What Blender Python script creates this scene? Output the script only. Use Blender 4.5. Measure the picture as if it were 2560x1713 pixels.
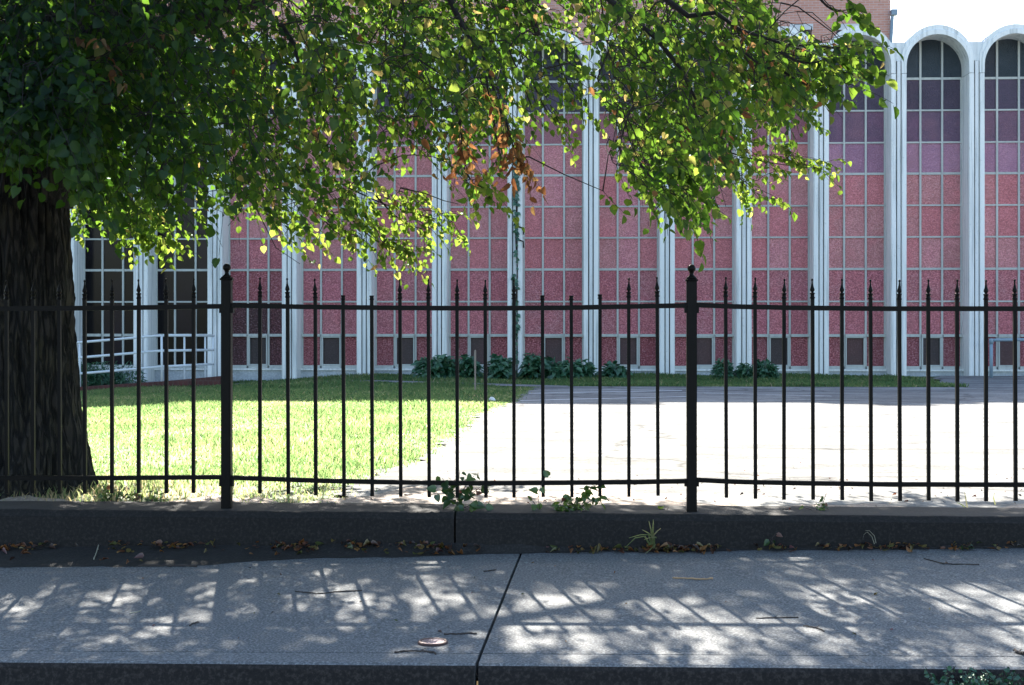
import bpy, bmesh, math, random
import numpy as np
from mathutils import Vector, Matrix, noise

random.seed(7)
rng = np.random.default_rng(11)
for o in list(bpy.data.objects):
    bpy.data.objects.remove(o)
scene = bpy.context.scene
COL = scene.collection
PI = math.pi

# ------------------------------------------------------------------ camera, sky, sun, exposure
F = 50.0 / 36.0 * 2560
HY = 800.0                      # row of the horizon in a 2560 x 1713 picture
YAW = math.radians(2.8)
EYE = 1.0
SUN_EL = math.radians(34.5)
SUN_AZ = math.radians(13.0)     # behind the hall, a little to the left

cam = bpy.data.cameras.new('camera')
cam.lens = 50
cam.sensor_width = 36
cam.shift_y = -(856.5 - HY) / 2560
cam.clip_end = 3000
cam_ob = bpy.data.objects.new('camera', cam)
cam_ob.location = (0, 0, EYE)
cam_ob.rotation_euler = (PI / 2, 0, YAW)
COL.objects.link(cam_ob)
scene.camera = cam_ob

world = bpy.data.worlds.new('World')
scene.world = world
world.use_nodes = True
wn = world.node_tree
bg = wn.nodes['Background']
sky = wn.nodes.new('ShaderNodeTexSky')
sky.sky_type = 'NISHITA'
sky.sun_disc = False
sky.sun_elevation = SUN_EL
sky.sun_rotation = -SUN_AZ      # 0 = +Y, clockwise positive
sky.air_density = 1.0
sky.dust_density = 1.5
sky.ozone_density = 1.0
wn.links.new(sky.outputs[0], bg.inputs[0])
bg.inputs[1].default_value = 0.08

sun = bpy.data.lights.new('sun', 'SUN')
sun.energy = 5.0
sun.angle = math.radians(0.53)
sun.color = (1.0, 0.94, 0.84)
sun_ob = bpy.data.objects.new('sun', sun)
LDIR = Vector((math.sin(SUN_AZ) * math.cos(SUN_EL), -math.cos(SUN_AZ) * math.cos(SUN_EL), -math.sin(SUN_EL)))
sun_ob.rotation_euler = LDIR.to_track_quat('-Z', 'Y').to_euler()
sun_ob.location = (-8, 40, 40)
COL.objects.link(sun_ob)

vs = scene.view_settings
vs.view_transform = 'Standard'
vs.look = 'None'
vs.exposure = 2.5
vs.gamma = 1.0
vs.use_curve_mapping = False

# ------------------------------------------------------------------ measuring helpers
CY, SY = math.cos(YAW), math.sin(YAW)

def at(x, y, Y):
    """world point on the plane at depth Y that the picture shows at (x, y)"""
    u = (x - 1280) / F
    k = Y / (CY + u * SY)
    return Vector(((u * CY - SY) * k, Y, EYE - (y - HY) / F * k))

def seen(X, Y, Z):
    d = -X * SY + Y * CY
    return 1280 + F * (X * CY + Y * SY) / d, HY - F * (Z - EYE) / d

def clamp(v, a=0.0, b=1.0):
    return max(a, min(b, v))

def gz(X, Y):
    """height of the yard behind the wall"""
    t = clamp((Y - 8) / 19.5)
    return t * (-0.14 - 0.05 * clamp(-X - 4, 0, 7))

def gzv(X, Y):
    t = np.clip((Y - 8) / 19.5, 0, 1)
    return t * (-0.14 - 0.05 * np.clip(-X - 4, 0, 7))

def on_ground(x, y):
    Y = 15.0
    for _ in range(30):
        p = at(x, y, Y)
        h = EYE - gz(p.x, Y)
        Y = Y * h / max(1e-6, EYE - p.z)
    return at(x, y, Y)

def zs(X, Y):
    """height of the pavement"""
    t = (Y - 4.95) / 2.25
    return (1 - t) * (-0.196 + 0.005 * X) + t * (-0.170 + 0.016 * X)

def on_walk(x, y):
    Y = 6.0
    for _ in range(30):
        p = at(x, y, Y)
        Y = Y * (EYE - zs(p.x, Y)) / (EYE - p.z)
    return at(x, y, Y)

# ------------------------------------------------------------------ object helpers
def link(name, me, parent=None, mat=None):
    o = bpy.data.objects.new(name, me)
    COL.objects.link(o)
    if parent is not None:
        o.parent = parent
    if mat is not None and me is not None and not me.materials:
        me.materials.append(mat)
    return o

def empty(name, loc=(0, 0, 0)):
    o = bpy.data.objects.new(name, None)
    o.location = loc
    o.empty_display_size = 0.2
    COL.objects.link(o)
    return o

def tag(o, label=None, cat=None, group=None, kind=None):
    if label: o['label'] = label
    if cat: o['category'] = cat
    if group: o['group'] = group
    if kind: o['kind'] = kind
    return o

def child(o, parent):
    """parent a world-space mesh without moving it"""
    o.parent = parent
    bpy.context.view_layer.update()
    o.matrix_parent_inverse = Matrix.Translation(-Vector(parent.location))
    return o

def part(name, me, parent, mat=None):
    return child(link(name, me, None, mat), parent)

def bm_mesh(bm, name, smooth=False):
    me = bpy.data.meshes.new(name)
    bm.to_mesh(me)
    bm.free()
    if smooth:
        for p in me.polygons: p.use_smooth = True
    return me

def box(bm, x0, x1, y0, y1, z0, z1):
    v = [bm.verts.new((x, y, z)) for z in (z0, z1) for y in (y0, y1) for x in (x0, x1)]
    for f in ((0, 2, 3, 1), (4, 5, 7, 6), (0, 1, 5, 4), (2, 6, 7, 3), (0, 4, 6, 2), (1, 3, 7, 5)):
        bm.faces.new([v[i] for i in f])
    return v

def box_mesh(name, *a, bevel=0.0):
    bm = bmesh.new()
    box(bm, *a)
    if bevel:
        bmesh.ops.bevel(bm, geom=bm.edges[:], offset=bevel, segments=2, affect='EDGES', profile=0.6)
    return bm_mesh(bm, name)

def tube(bm, pts, rad, seg=8, cap=True):
    pts = [Vector(p) for p in pts]
    if not hasattr(rad, '__len__'):
        rad = [rad] * len(pts)
    rings = []
    t0 = (pts[1] - pts[0]).normalized()
    up = Vector((0, 0, 1)) if abs(t0.z) < 0.9 else Vector((0, 1, 0))
    n = t0.cross(up).normalized()
    for i, p in enumerate(pts):
        t = (pts[min(i + 1, len(pts) - 1)] - pts[max(i - 1, 0)])
        t = t.normalized() if t.length > 1e-9 else t0
        n = (n - t * n.dot(t))
        n = n.normalized() if n.length > 1e-6 else t.orthogonal().normalized()
        b = t.cross(n)
        rings.append([bm.verts.new(p + (n * math.cos(a) + b * math.sin(a)) * rad[i])
                      for a in [2 * PI * k / seg for k in range(seg)]])
    for r0, r1 in zip(rings, rings[1:]):
        for k in range(seg):
            bm.faces.new((r0[k], r0[(k + 1) % seg], r1[(k + 1) % seg], r1[k]))
    if cap:
        bm.faces.new(rings[0][::-1])
        bm.faces.new(rings[-1])

def lathe(bm, prof, cx=0, cy=0, seg=12):
    rings = [[bm.verts.new((cx + r * math.cos(2 * PI * k / seg), cy + r * math.sin(2 * PI * k / seg), z))
              for k in range(seg)] for z, r in prof]
    for r0, r1 in zip(rings, rings[1:]):
        for k in range(seg):
            bm.faces.new((r0[k], r0[(k + 1) % seg], r1[(k + 1) % seg], r1[k]))
    bm.faces.new(rings[0][::-1])
    bm.faces.new(rings[-1])

def arrays_mesh(name, verts, faces_flat, loop_tot, attr=None):
    me = bpy.data.meshes.new(name)
    nv, nl, nf = len(verts), len(faces_flat), len(loop_tot)
    me.vertices.add(nv)
    me.vertices.foreach_set('co', np.asarray(verts, dtype=np.float32).ravel())
    me.loops.add(nl)
    me.loops.foreach_set('vertex_index', np.asarray(faces_flat, dtype=np.int32))
    me.polygons.add(nf)
    st = np.concatenate([[0], np.cumsum(loop_tot)[:-1]]).astype(np.int32)
    me.polygons.foreach_set('loop_start', st)
    me.polygons.foreach_set('loop_total', np.asarray(loop_tot, dtype=np.int32))
    if attr is not None:
        a = me.attributes.new('tint', 'FLOAT', 'POINT')
        a.data.foreach_set('value', np.asarray(attr, dtype=np.float32))
    me.update(calc_edges=True)
    return me

# ------------------------------------------------------------------ materials
class NT:
    def __init__(self, name):
        self.m = bpy.data.materials.new(name)
        self.m.use_nodes = True
        self.t = self.m.node_tree
        self.t.nodes.clear()
        self.out = self.t.nodes.new('ShaderNodeOutputMaterial')
    def n(self, typ, **kw):
        nd = self.t.nodes.new('ShaderNode' + typ)
        ins = kw.pop('ins', {})
        for k, v in kw.items(): setattr(nd, k, v)
        for k, v in ins.items(): self.put(nd.inputs[k], v)
        return nd
    def put(self, sock, v):
        if hasattr(v, 'is_output') or isinstance(v, bpy.types.NodeSocket):
            self.t.links.new(v, sock)
        else:
            if isinstance(v, tuple) and len(v) == 3 and sock.type == 'RGBA': v = (*v, 1)
            sock.default_value = v
    def ramp(self, fac, stops, interp='LINEAR'):
        r = self.n('ValToRGB')
        r.color_ramp.interpolation = interp
        el = r.color_ramp.elements
        while len(el) > 1: el.remove(el[-1])
        el[0].position = stops[0][0]; el[0].color = (*stops[0][1], 1)
        for p, c in stops[1:]:
            e = el.new(p); e.color = (*c, 1)
        self.put(r.inputs[0], fac)
        return r.outputs[0]
    def noise(self, scale, detail=4, rough=0.55, vec=None, dist=0.0):
        nd = self.n('TexNoise', ins={'Scale': scale, 'Detail': detail, 'Roughness': rough, 'Distortion': dist})
        self.put(nd.inputs['Vector'], vec if vec is not None else self.geo())
        return nd.outputs['Fac']
    def geo(self):
        if not hasattr(self, '_g'): self._g = self.n('NewGeometry').outputs['Position']
        return self._g
    def obj(self):
        if not hasattr(self, '_o'): self._o = self.n('TexCoord').outputs['Object']
        return self._o
    def scaled(self, vec, s):
        mp = self.n('Mapping'); self.put(mp.inputs['Vector'], vec); mp.inputs['Scale'].default_value = s
        return mp.outputs[0]
    def mix(self, fac, a, b, mode='MIX'):
        nd = self.n('Mix', data_type='RGBA', blend_type=mode)
        self.put(nd.inputs[0], fac); self.put(nd.inputs[6], a); self.put(nd.inputs[7], b)
        return nd.outputs[2]
    def math(self, op, a, b=0.0):
        nd = self.n('Math', operation=op); self.put(nd.inputs[0], a); self.put(nd.inputs[1], b)
        return nd.outputs[0]
    def bump(self, h, strength=0.3, dist=0.01):
        return self.n('Bump', ins={'Height': h, 'Strength': strength, 'Distance': dist}).outputs[0]
    def principled(self, **ins):
        p = self.n('BsdfPrincipled')
        for k, v in ins.items(): self.put(p.inputs[k.replace('_', ' ')], v)
        self.put(self.out.inputs[0], p.outputs[0])
        return p

M = {}

def mat_concrete(name, c0, c1, grain=0.35, stain=0.35, rough=0.9, speck=True, gscale=260):
    t = NT(name)
    big = t.noise(0.9, 5, 0.6)
    mid = t.noise(9, 5, 0.65)
    fine = t.noise(gscale, 2, 0.7)
    c = t.ramp(big, [(0.3, c0), (0.7, c1)])
    c = t.mix(t.math('MULTIPLY', t.ramp(mid, [(0.42, (0, 0, 0)), (0.75, (1, 1, 1))]), stain), c,
              tuple(v * 0.62 for v in c0))
    if speck:
        c = t.mix(grain, c, t.ramp(fine, [(0.3, tuple(v * 0.35 for v in c0)), (0.5, c0), (0.68, tuple(min(1, v * 1.9) for v in c1))]))
    h = t.math('ADD', t.math('MULTIPLY', fine, 0.5), mid)
    t.principled(Base_Color=c, Roughness=rough, Normal=t.bump(h, 0.35, 0.006))
    M[name] = t.m

mat_concrete('pavement_concrete', (0.103, 0.108, 0.111), (0.152, 0.156, 0.158), grain=0.8, stain=0.6, gscale=105)
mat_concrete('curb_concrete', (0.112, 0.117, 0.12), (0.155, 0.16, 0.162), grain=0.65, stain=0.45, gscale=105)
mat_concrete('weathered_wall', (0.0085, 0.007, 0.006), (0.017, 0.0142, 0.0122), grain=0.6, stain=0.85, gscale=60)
mat_concrete('shaded_curb_face', (0.013, 0.010, 0.009), (0.026, 0.021, 0.018), grain=0.8, stain=0.7, gscale=70)  # near-black: the shade on the street face is painted into its colour
mat_concrete('lot_asphalt', (0.30, 0.31, 0.32), (0.40, 0.41, 0.42), grain=0.35, stain=0.25, gscale=45)
mat_concrete('road_asphalt', (0.045, 0.045, 0.047), (0.07, 0.07, 0.07), grain=0.5, gscale=130)
mat_concrete('path_concrete', (0.30, 0.31, 0.32), (0.38, 0.39, 0.40), grain=0.25, gscale=60)
mat_concrete('base_stucco', (0.42, 0.46, 0.49), (0.55, 0.59, 0.61), grain=0.2, stain=0.5, gscale=30)
mat_concrete('sandy_dirt', (0.26, 0.20, 0.16), (0.38, 0.31, 0.25), grain=0.5, stain=0.6, gscale=60)
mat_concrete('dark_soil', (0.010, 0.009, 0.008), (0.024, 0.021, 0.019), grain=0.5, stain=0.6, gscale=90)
mat_concrete('soil_under_grass', (0.05, 0.075, 0.022), (0.08, 0.11, 0.035), grain=0.3, stain=0.4, gscale=30)

# lot: tar cracks and patches over the same asphalt
def mat_lot():
    t = NT('lot_surface')
    P = t.geo()
    big = t.noise(0.35, 5, 0.6)
    mid = t.noise(1.6, 7, 0.68, t.scaled(P, (0.45, 1.5, 1)), 0.8)
    spots = t.noise(7, 4, 0.7)
    fine = t.noise(42, 2, 0.7)
    c = t.ramp(big, [(0.3, (0.235, 0.231, 0.222)), (0.7, (0.315, 0.31, 0.298))])
    c = t.mix(t.math('MULTIPLY', t.ramp(mid, [(0.46, (0, 0, 0)), (0.56, (1, 1, 1))]), 0.9), c, (0.158, 0.156, 0.152))
    c = t.mix(t.math('MULTIPLY', t.ramp(spots, [(0.58, (0, 0, 0)), (0.66, (1, 1, 1))]), 0.7), c, (0.115, 0.113, 0.109))
    c = t.mix(0.75, c, t.ramp(fine, [(0.3, (0.5, 0.5, 0.5)), (0.52, (1, 1, 1)), (0.7, (1.0, 1.0, 1.0))]), 'MULTIPLY')
    for sc, wd, st in ((0.30, 0.014, 0.6), (0.85, 0.010, 0.45)):
        vo = t.n('TexVoronoi', feature='DISTANCE_TO_EDGE', ins={'Scale': sc})
        wv = t.n('VectorMath', operation='ADD')
        nz = t.n('TexNoise', ins={'Scale': 1.2, 'Detail': 5.0}); t.put(nz.inputs['Vector'], P)
        t.put(wv.inputs[0], t.scaled(P, (0.6, 1.8, 1))); t.put(wv.inputs[1], nz.outputs['Color'])
        t.put(vo.inputs['Vector'], wv.outputs[0])
        crack = t.ramp(vo.outputs['Distance'], [(0.0, (1, 1, 1)), (wd, (0, 0, 0))])
        c = t.mix(t.math('MULTIPLY', crack, st), c, (0.045, 0.045, 0.045))
    t.principled(Base_Color=c, Roughness=1.0, Specular_IOR_Level=0.03, Normal=t.bump(t.math('ADD', fine, mid), 0.15, 0.004))
    M['lot_surface'] = t.m
mat_lot()

def mat_simple(name, col, rough=0.6, metal=0.0, var=0.15, scale=8, bump=0.1, bscale=60, spec=0.5):
    t = NT(name)
    n = t.noise(scale, 5, 0.6, t.obj())
    c = t.mix(n, tuple(v * (1 - var) for v in col), tuple(min(1, v * (1 + var)) for v in col))
    t.principled(Base_Color=c, Roughness=rough, Metallic=metal, Specular_IOR_Level=spec,
                 Normal=t.bump(t.noise(bscale, 3, 0.6, t.obj()), bump, 0.003))
    M[name] = t.m

# white painted precast concrete with rain streaks
def mat_white(name, c0, c1, dirt):
    t = NT(name)
    P = t.geo()
    st = t.noise(2.2, 6, 0.6, t.scaled(P, (6, 6, 0.22)))
    sp = t.noise(14, 5, 0.7)
    c = t.ramp(t.noise(0.8, 4, 0.5), [(0.3, c0), (0.7, c1)])
    c = t.mix(t.math('MULTIPLY', t.ramp(st, [(0.5, (0, 0, 0)), (0.72, (1, 1, 1))]), dirt), c, (0.26, 0.30, 0.30))
    c = t.mix(t.math('MULTIPLY', t.ramp(sp, [(0.58, (0, 0, 0)), (0.7, (1, 1, 1))]), 0.3), c, (0.3, 0.32, 0.32))
    t.principled(Base_Color=c, Roughness=0.75, Normal=t.bump(t.math('ADD', sp, t.noise(70, 2)), 0.25, 0.008))
    M[name] = t.m
mat_white('painted_precast', (0.78, 0.80, 0.77), (0.86, 0.87, 0.84), 0.7)
mat_white('painted_strip', (0.70, 0.73, 0.72), (0.78, 0.79, 0.77), 0.8)
mat_white('painted_mullion', (0.47, 0.49, 0.46), (0.57, 0.59, 0.55), 0.4)
mat_simple('groove_dark', (0.03, 0.035, 0.04), 0.9)
mat_simple('iron_paint', (0.005, 0.004, 0.0034), 0.45, 0.0, 0.5, 20, 0.25, 120, spec=0.12)
mat_simple('white_pipe', (0.68, 0.72, 0.74), 0.45, 0.0, 0.12, 6)
mat_simple('blue_grey_pipe', (0.22, 0.30, 0.36), 0.5, 0.0, 0.3, 6)
mat_simple('rusty_stake', (0.30, 0.24, 0.2), 0.7, 0.0, 0.3)
mat_simple('white_litter', (0.8, 0.8, 0.78), 0.6)
mat_simple('road_paint', (0.62, 0.64, 0.65), 0.7, 0, 0.3, 5)
mat_simple('valve_iron', (0.10, 0.06, 0.055), 0.55, 0.6, 0.5, 30, 0.6, 90)
mat_simple('valve_face', (0.20, 0.15, 0.17), 0.5, 0.5, 0.5, 40, 0.6, 120)
mat_simple('dead_twig', (0.045, 0.035, 0.03), 0.9, 0, 0.4, 30)
mat_simple('tan_twig', (0.42, 0.27, 0.15), 0.9, 0, 0.3, 30)
mat_simple('joint_dirt', (0.012, 0.012, 0.012), 0.95)
mat_simple('stem_green', (0.08, 0.12, 0.03), 0.7)
mat_simple('pale_stem', (0.35, 0.33, 0.25), 0.7)
mat_simple('roof_membrane', (0.12, 0.12, 0.12), 0.9)
mat_simple('stone_trim', (0.66, 0.66, 0.64), 0.8, 0, 0.1, 4)

# pebbled rose glass; the row tones also hold a painted light gradient
def mat_pane(name, stops, rough=0.32, pebble=46, strength=0.8, spec=0.5, flecks=0.25, coat=0.0):
    t = NT(name)
    rnd = t.n('ObjectInfo').outputs['Random']
    P = t.geo()
    cl = t.noise(1.7, 4, 0.6)
    f = t.math('ADD', t.math('MULTIPLY', rnd, 0.5), t.math('MULTIPLY', cl, 0.5))
    c = t.ramp(f, stops)
    fine = t.noise(pebble, 3, 0.65, t.scaled(P, (1, 1, 1.5)))
    c = t.mix(t.math('MULTIPLY', t.ramp(fine, [(0.40, (1, 1, 1)), (0.62, (0, 0, 0))]), flecks * 2), c,
              tuple(v * 0.5 for v in stops[0][1]))
    c = t.mix(t.math('MULTIPLY', t.ramp(fine, [(0.55, (0, 0, 0)), (0.75, (1, 1, 1))]), flecks), c,
              (0.8, 0.62, 0.64))
    t.principled(Base_Color=c, Roughness=rough, Specular_IOR_Level=spec,
                 Normal=t.bump(fine, strength, 0.03))
    M[name] = t.m
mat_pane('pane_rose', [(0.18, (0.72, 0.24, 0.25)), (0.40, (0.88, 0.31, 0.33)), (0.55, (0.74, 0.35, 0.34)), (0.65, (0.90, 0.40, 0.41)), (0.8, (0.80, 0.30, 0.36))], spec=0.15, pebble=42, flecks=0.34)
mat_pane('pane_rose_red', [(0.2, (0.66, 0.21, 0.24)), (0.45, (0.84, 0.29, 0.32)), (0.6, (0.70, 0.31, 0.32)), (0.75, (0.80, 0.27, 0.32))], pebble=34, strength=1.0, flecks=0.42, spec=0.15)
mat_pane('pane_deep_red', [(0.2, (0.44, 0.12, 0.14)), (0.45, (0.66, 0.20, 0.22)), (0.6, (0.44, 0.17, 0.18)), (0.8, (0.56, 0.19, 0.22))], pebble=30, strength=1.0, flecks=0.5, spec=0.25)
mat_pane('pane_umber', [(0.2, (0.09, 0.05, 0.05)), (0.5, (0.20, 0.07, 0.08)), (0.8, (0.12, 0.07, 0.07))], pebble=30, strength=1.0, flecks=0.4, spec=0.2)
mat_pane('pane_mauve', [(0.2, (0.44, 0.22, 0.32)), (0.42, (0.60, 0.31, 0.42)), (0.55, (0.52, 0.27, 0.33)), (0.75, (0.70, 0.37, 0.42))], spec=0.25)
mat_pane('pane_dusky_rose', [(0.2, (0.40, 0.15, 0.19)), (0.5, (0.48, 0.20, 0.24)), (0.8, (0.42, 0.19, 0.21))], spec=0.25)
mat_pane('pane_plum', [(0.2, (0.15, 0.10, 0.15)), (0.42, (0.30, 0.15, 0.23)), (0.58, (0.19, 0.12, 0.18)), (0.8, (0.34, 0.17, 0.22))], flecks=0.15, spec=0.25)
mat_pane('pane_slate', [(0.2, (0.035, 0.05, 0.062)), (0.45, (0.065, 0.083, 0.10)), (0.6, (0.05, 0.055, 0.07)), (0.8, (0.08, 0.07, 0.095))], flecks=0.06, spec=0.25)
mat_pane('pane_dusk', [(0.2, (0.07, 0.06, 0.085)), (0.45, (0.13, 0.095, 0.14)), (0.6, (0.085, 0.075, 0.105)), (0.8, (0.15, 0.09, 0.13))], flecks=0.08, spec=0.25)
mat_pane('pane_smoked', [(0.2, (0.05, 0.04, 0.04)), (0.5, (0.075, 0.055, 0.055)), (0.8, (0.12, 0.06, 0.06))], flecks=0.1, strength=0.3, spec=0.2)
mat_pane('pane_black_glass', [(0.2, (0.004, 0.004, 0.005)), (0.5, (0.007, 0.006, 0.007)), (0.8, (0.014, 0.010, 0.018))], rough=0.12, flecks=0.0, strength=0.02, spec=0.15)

def mat_brick(name, c1, c2, mortar, scale, bw=0.2, bh=0.065, axis='XZ'):
    t = NT(name)
    P = t.geo()
    sep = t.n('SeparateXYZ'); t.put(sep.inputs[0], P)
    cmb = t.n('CombineXYZ'); t.put(cmb.inputs[0], t.math('ADD', sep.outputs[0], sep.outputs[1])); t.put(cmb.inputs[1], sep.outputs[2])
    b = t.n('TexBrick', ins={'Color1': (*c1, 1), 'Color2': (*c2, 1), 'Mortar': (*mortar, 1), 'Scale': scale,
                             'Mortar Size': 0.008, 'Brick Width': bw, 'Row Height': bh, 'Bias': 0.0})
    t.put(b.inputs['Vector'], cmb.outputs[0])
    c = t.mix(t.math('MULTIPLY', t.noise(3, 5, 0.65), 0.5), b.outputs['Color'], tuple(v * 0.8 for v in c1))
    t.principled(Base_Color=c, Roughness=0.9, Normal=t.bump(b.outputs['Fac'], -0.4, 0.01))
    M[name] = t.m
mat_brick('orange_brick', (0.66, 0.33, 0.24), (0.56, 0.25, 0.18), (0.62, 0.48, 0.42), 1.0)
mat_brick('dark_red_brick', (0.11, 0.035, 0.03), (0.07, 0.025, 0.022), (0.10, 0.07, 0.06), 1.0, 0.1, 0.2)

def mat_leaf(name, stops, trans=0.5, tcol=1.9, gloss=0.05, tsat=1.05, through=None):
    t = NT(name)
    tint = t.n('Attribute', attribute_name='tint').outputs['Fac']
    c = t.ramp(tint, stops)
    c = t.mix(t.math('MULTIPLY', t.noise(30, 3), 0.35), c, t.mix(0.4, c, (0.02, 0.02, 0.005)))
    d = t.n('BsdfDiffuse'); t.put(d.inputs['Color'], c)
    tr = t.n('BsdfTranslucent')
    hs = t.n('HueSaturation', ins={'Value': tcol, 'Saturation': tsat, 'Hue': 0.482}); t.put(hs.inputs['Color'], c)
    t.put(tr.inputs['Color'], t.ramp(tint, through) if through else hs.outputs[0])
    mx = t.n('MixShader'); mx.inputs[0].default_value = trans
    t.put(mx.inputs[1], d.outputs[0]); t.put(mx.inputs[2], tr.outputs[0])
    g = t.n('BsdfGlossy', ins={'Roughness': 0.38, 'Color': (0.8, 0.9, 0.85, 1)})
    m2 = t.n('MixShader'); m2.inputs[0].default_value = gloss
    t.put(m2.inputs[1], mx.outputs[0]); t.put(m2.inputs[2], g.outputs[0])
    t.put(t.out.inputs[0], m2.outputs[0])
    M[name] = t.m
LIME = [(0.0, (0.0028, 0.013, 0.008)), (0.45, (0.006, 0.021, 0.0085)), (0.75, (0.016, 0.034, 0.009)), (0.86, (0.050, 0.058, 0.018)),
        (0.91, (0.10, 0.08, 0.03)), (0.95, (0.09, 0.046, 0.02)), (1.0, (0.05, 0.021, 0.010))]
# light that comes through a leaf is yellower than light it throws back
LIME_T = [(0.0, (0.06, 0.17, 0.016)), (0.45, (0.18, 0.33, 0.03)), (0.75, (0.42, 0.54, 0.08)), (0.86, (0.62, 0.60, 0.16)),
          (0.91, (0.60, 0.44, 0.16)), (0.95, (0.46, 0.22, 0.08)), (1.0, (0.28, 0.10, 0.04))]
mat_leaf('lime_leaf', LIME, 0.40, 10, 0.014, through=LIME_T)
mat_leaf('shrub_leaf', [(0, (0.012, 0.055, 0.027)), (0.5, (0.04, 0.13, 0.065)), (1, (0.12, 0.24, 0.13))], 0.25, 1.5, 0.06)
mat_leaf('weed_leaf', [(0, (0.02, 0.05, 0.015)), (0.5, (0.06, 0.12, 0.025)), (0.85, (0.14, 0.2, 0.04)), (0.95, (0.2, 0.09, 0.05)), (1, (0.15, 0.06, 0.05))], 0.4, 1.8)
mat_leaf('dead_leaf', [(0, (0.06, 0.075, 0.02)), (0.25, (0.16, 0.11, 0.035)), (0.4, (0.24, 0.10, 0.03)), (0.6, (0.12, 0.045, 0.025)), (0.85, (0.04, 0.022, 0.018)), (0.95, (0.05, 0.03, 0.025)), (1, (0.22, 0.09, 0.09))], 0.2, 1.4)
mat_leaf('grass_blade', [(0, (0.022, 0.085, 0.042)), (0.5, (0.038, 0.105, 0.046)), (0.85, (0.10, 0.14, 0.055)), (1, (0.24, 0.20, 0.12))], 0.6, 3, 0.01,
         through=[(0, (0.12, 0.25, 0.08)), (0.5, (0.24, 0.35, 0.12)), (0.85, (0.45, 0.50, 0.22)), (1, (0.72, 0.58, 0.35))])

def mat_bark():
    t = NT('lime_bark')
    P = t.geo()
    wv = t.n('VectorMath', operation='ADD')
    nz = t.n('TexNoise', ins={'Scale': 9.0, 'Detail': 4.0}); t.put(nz.inputs['Vector'], t.scaled(P, (1, 1, 0.35)))
    sc = t.n('VectorMath', operation='SCALE'); t.put(sc.inputs[0], nz.outputs['Color']); sc.inputs['Scale'].default_value = 0.045
    t.put(wv.inputs[0], P); t.put(wv.inputs[1], sc.outputs[0])
    vec = t.scaled(wv.outputs[0], (1, 1, 0.17))
    vo = t.n('TexVoronoi', feature='DISTANCE_TO_EDGE', ins={'Scale': 27.0}); t.put(vo.inputs['Vector'], vec)
    plate = t.ramp(vo.outputs['Distance'], [(0.0, (0, 0, 0)), (0.07, (0.25, 0.25, 0.25)), (0.25, (1, 1, 1))])
    fine = t.noise(90, 5, 0.7, t.scaled(P, (1, 1, 0.3)))
    h = t.math('ADD', plate, t.math('MULTIPLY', fine, 0.5))
    c = t.ramp(h, [(0.2, (0.0015, 0.0012, 0.001)), (0.75, (0.0075, 0.006, 0.005)), (1.25, (0.030, 0.025, 0.021))])
    c = t.mix(t.math('MULTIPLY', t.ramp(t.noise(5, 5, 0.6), [(0.45, (0, 0, 0)), (0.7, (1, 1, 1))]), 0.5), c, t.mix(plate, (0.003, 0.003, 0.001), (0.055, 0.047, 0.013)))
    t.principled(Base_Color=c, Roughness=0.95, Normal=t.bump(h, 1.0, 0.02))
    M['lime_bark'] = t.m
mat_bark()
mat_simple('twig_bark', (0.014, 0.010, 0.008), 0.9, 0, 0.4, 30)

# ------------------------------------------------------------------ ground, yard, pavement
def sheet(name, rows, zoff, mat, kind='structure', hfun=gz, skirt=False):
    """rows: list of lists of (X, Y), all the same length"""
    bm = bmesh.new()
    vv = [[bm.verts.new((x, y, hfun(x, y) + zoff)) for x, y in r] for r in rows]
    for a, b in zip(vv, vv[1:]):
        for i in range(len(a) - 1):
            bm.faces.new((a[i], a[i + 1], b[i + 1], b[i]))
    me = bm_mesh(bm, name)
    o = link(name, me, None, mat)
    if kind: o['kind'] = kind
    return o

def lin(a, b, n): return [a + (b - a) * i / (n - 1) for i in range(n)]

# terrain that carries everything, reaching the horizon
sheet('ground', [[(x, y) for x in (-900, -60, -30, -11, -9, -7, -5, -4, 0, 30, 60, 900)]
                 for y in (7.5, 8, 12, 16, 20, 24, 27.5, 32, 60, 1200)], -0.03, M['soil_under_grass'])
road = sheet('road', [[(-900, -900), (900, -900)], [(-900, 4.9), (900, 4.9)]], 0, M['road_asphalt'], hfun=lambda x, y: -0.345)

# lawn edge against the parking lot
EDGE = [on_ground(*p) for p in ((1345, 966), (1312, 982), (1285, 1005), (1230, 1022), (1189, 1042), (1136, 1088), (1073, 1133), (1015, 1162),
                                (939, 1182), (880, 1216), (845, 1262))]
EDGE.sort(key=lambda p: p.y)
EY = np.array([p.y for p in EDGE]); EX = np.array([p.x for p in EDGE])
LOT_FAR = float(EY[-1])
def lot_edge(Y):
    w = 0.05 * math.sin(Y * 5.1) + 0.04 * math.sin(Y * 13.7 + 1) + 0.03 * math.sin(Y * 31)
    return float(np.interp(Y, EY, EX)) + w
ys = lin(7.5, LOT_FAR, 140)
lot = sheet('parking_lot', [[(lot_edge(y), y)] + [(x, y) for x in (2.2, 4, 8, 16, 60)] for y in ys], 0.004, M['lot_surface'])
xr = on_ground(2330, 964).x
ys2 = lin(LOT_FAR, 29.32, 12)
o = sheet('parking_lot_apron', [[(xr - 1.2 * (y - LOT_FAR) / (29.3 - LOT_FAR) * -1.0 + 0.1 * math.sin(y * 9), y), (30, y), (60, y)] for y in ys2], 0.004, M['lot_surface'])
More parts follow.
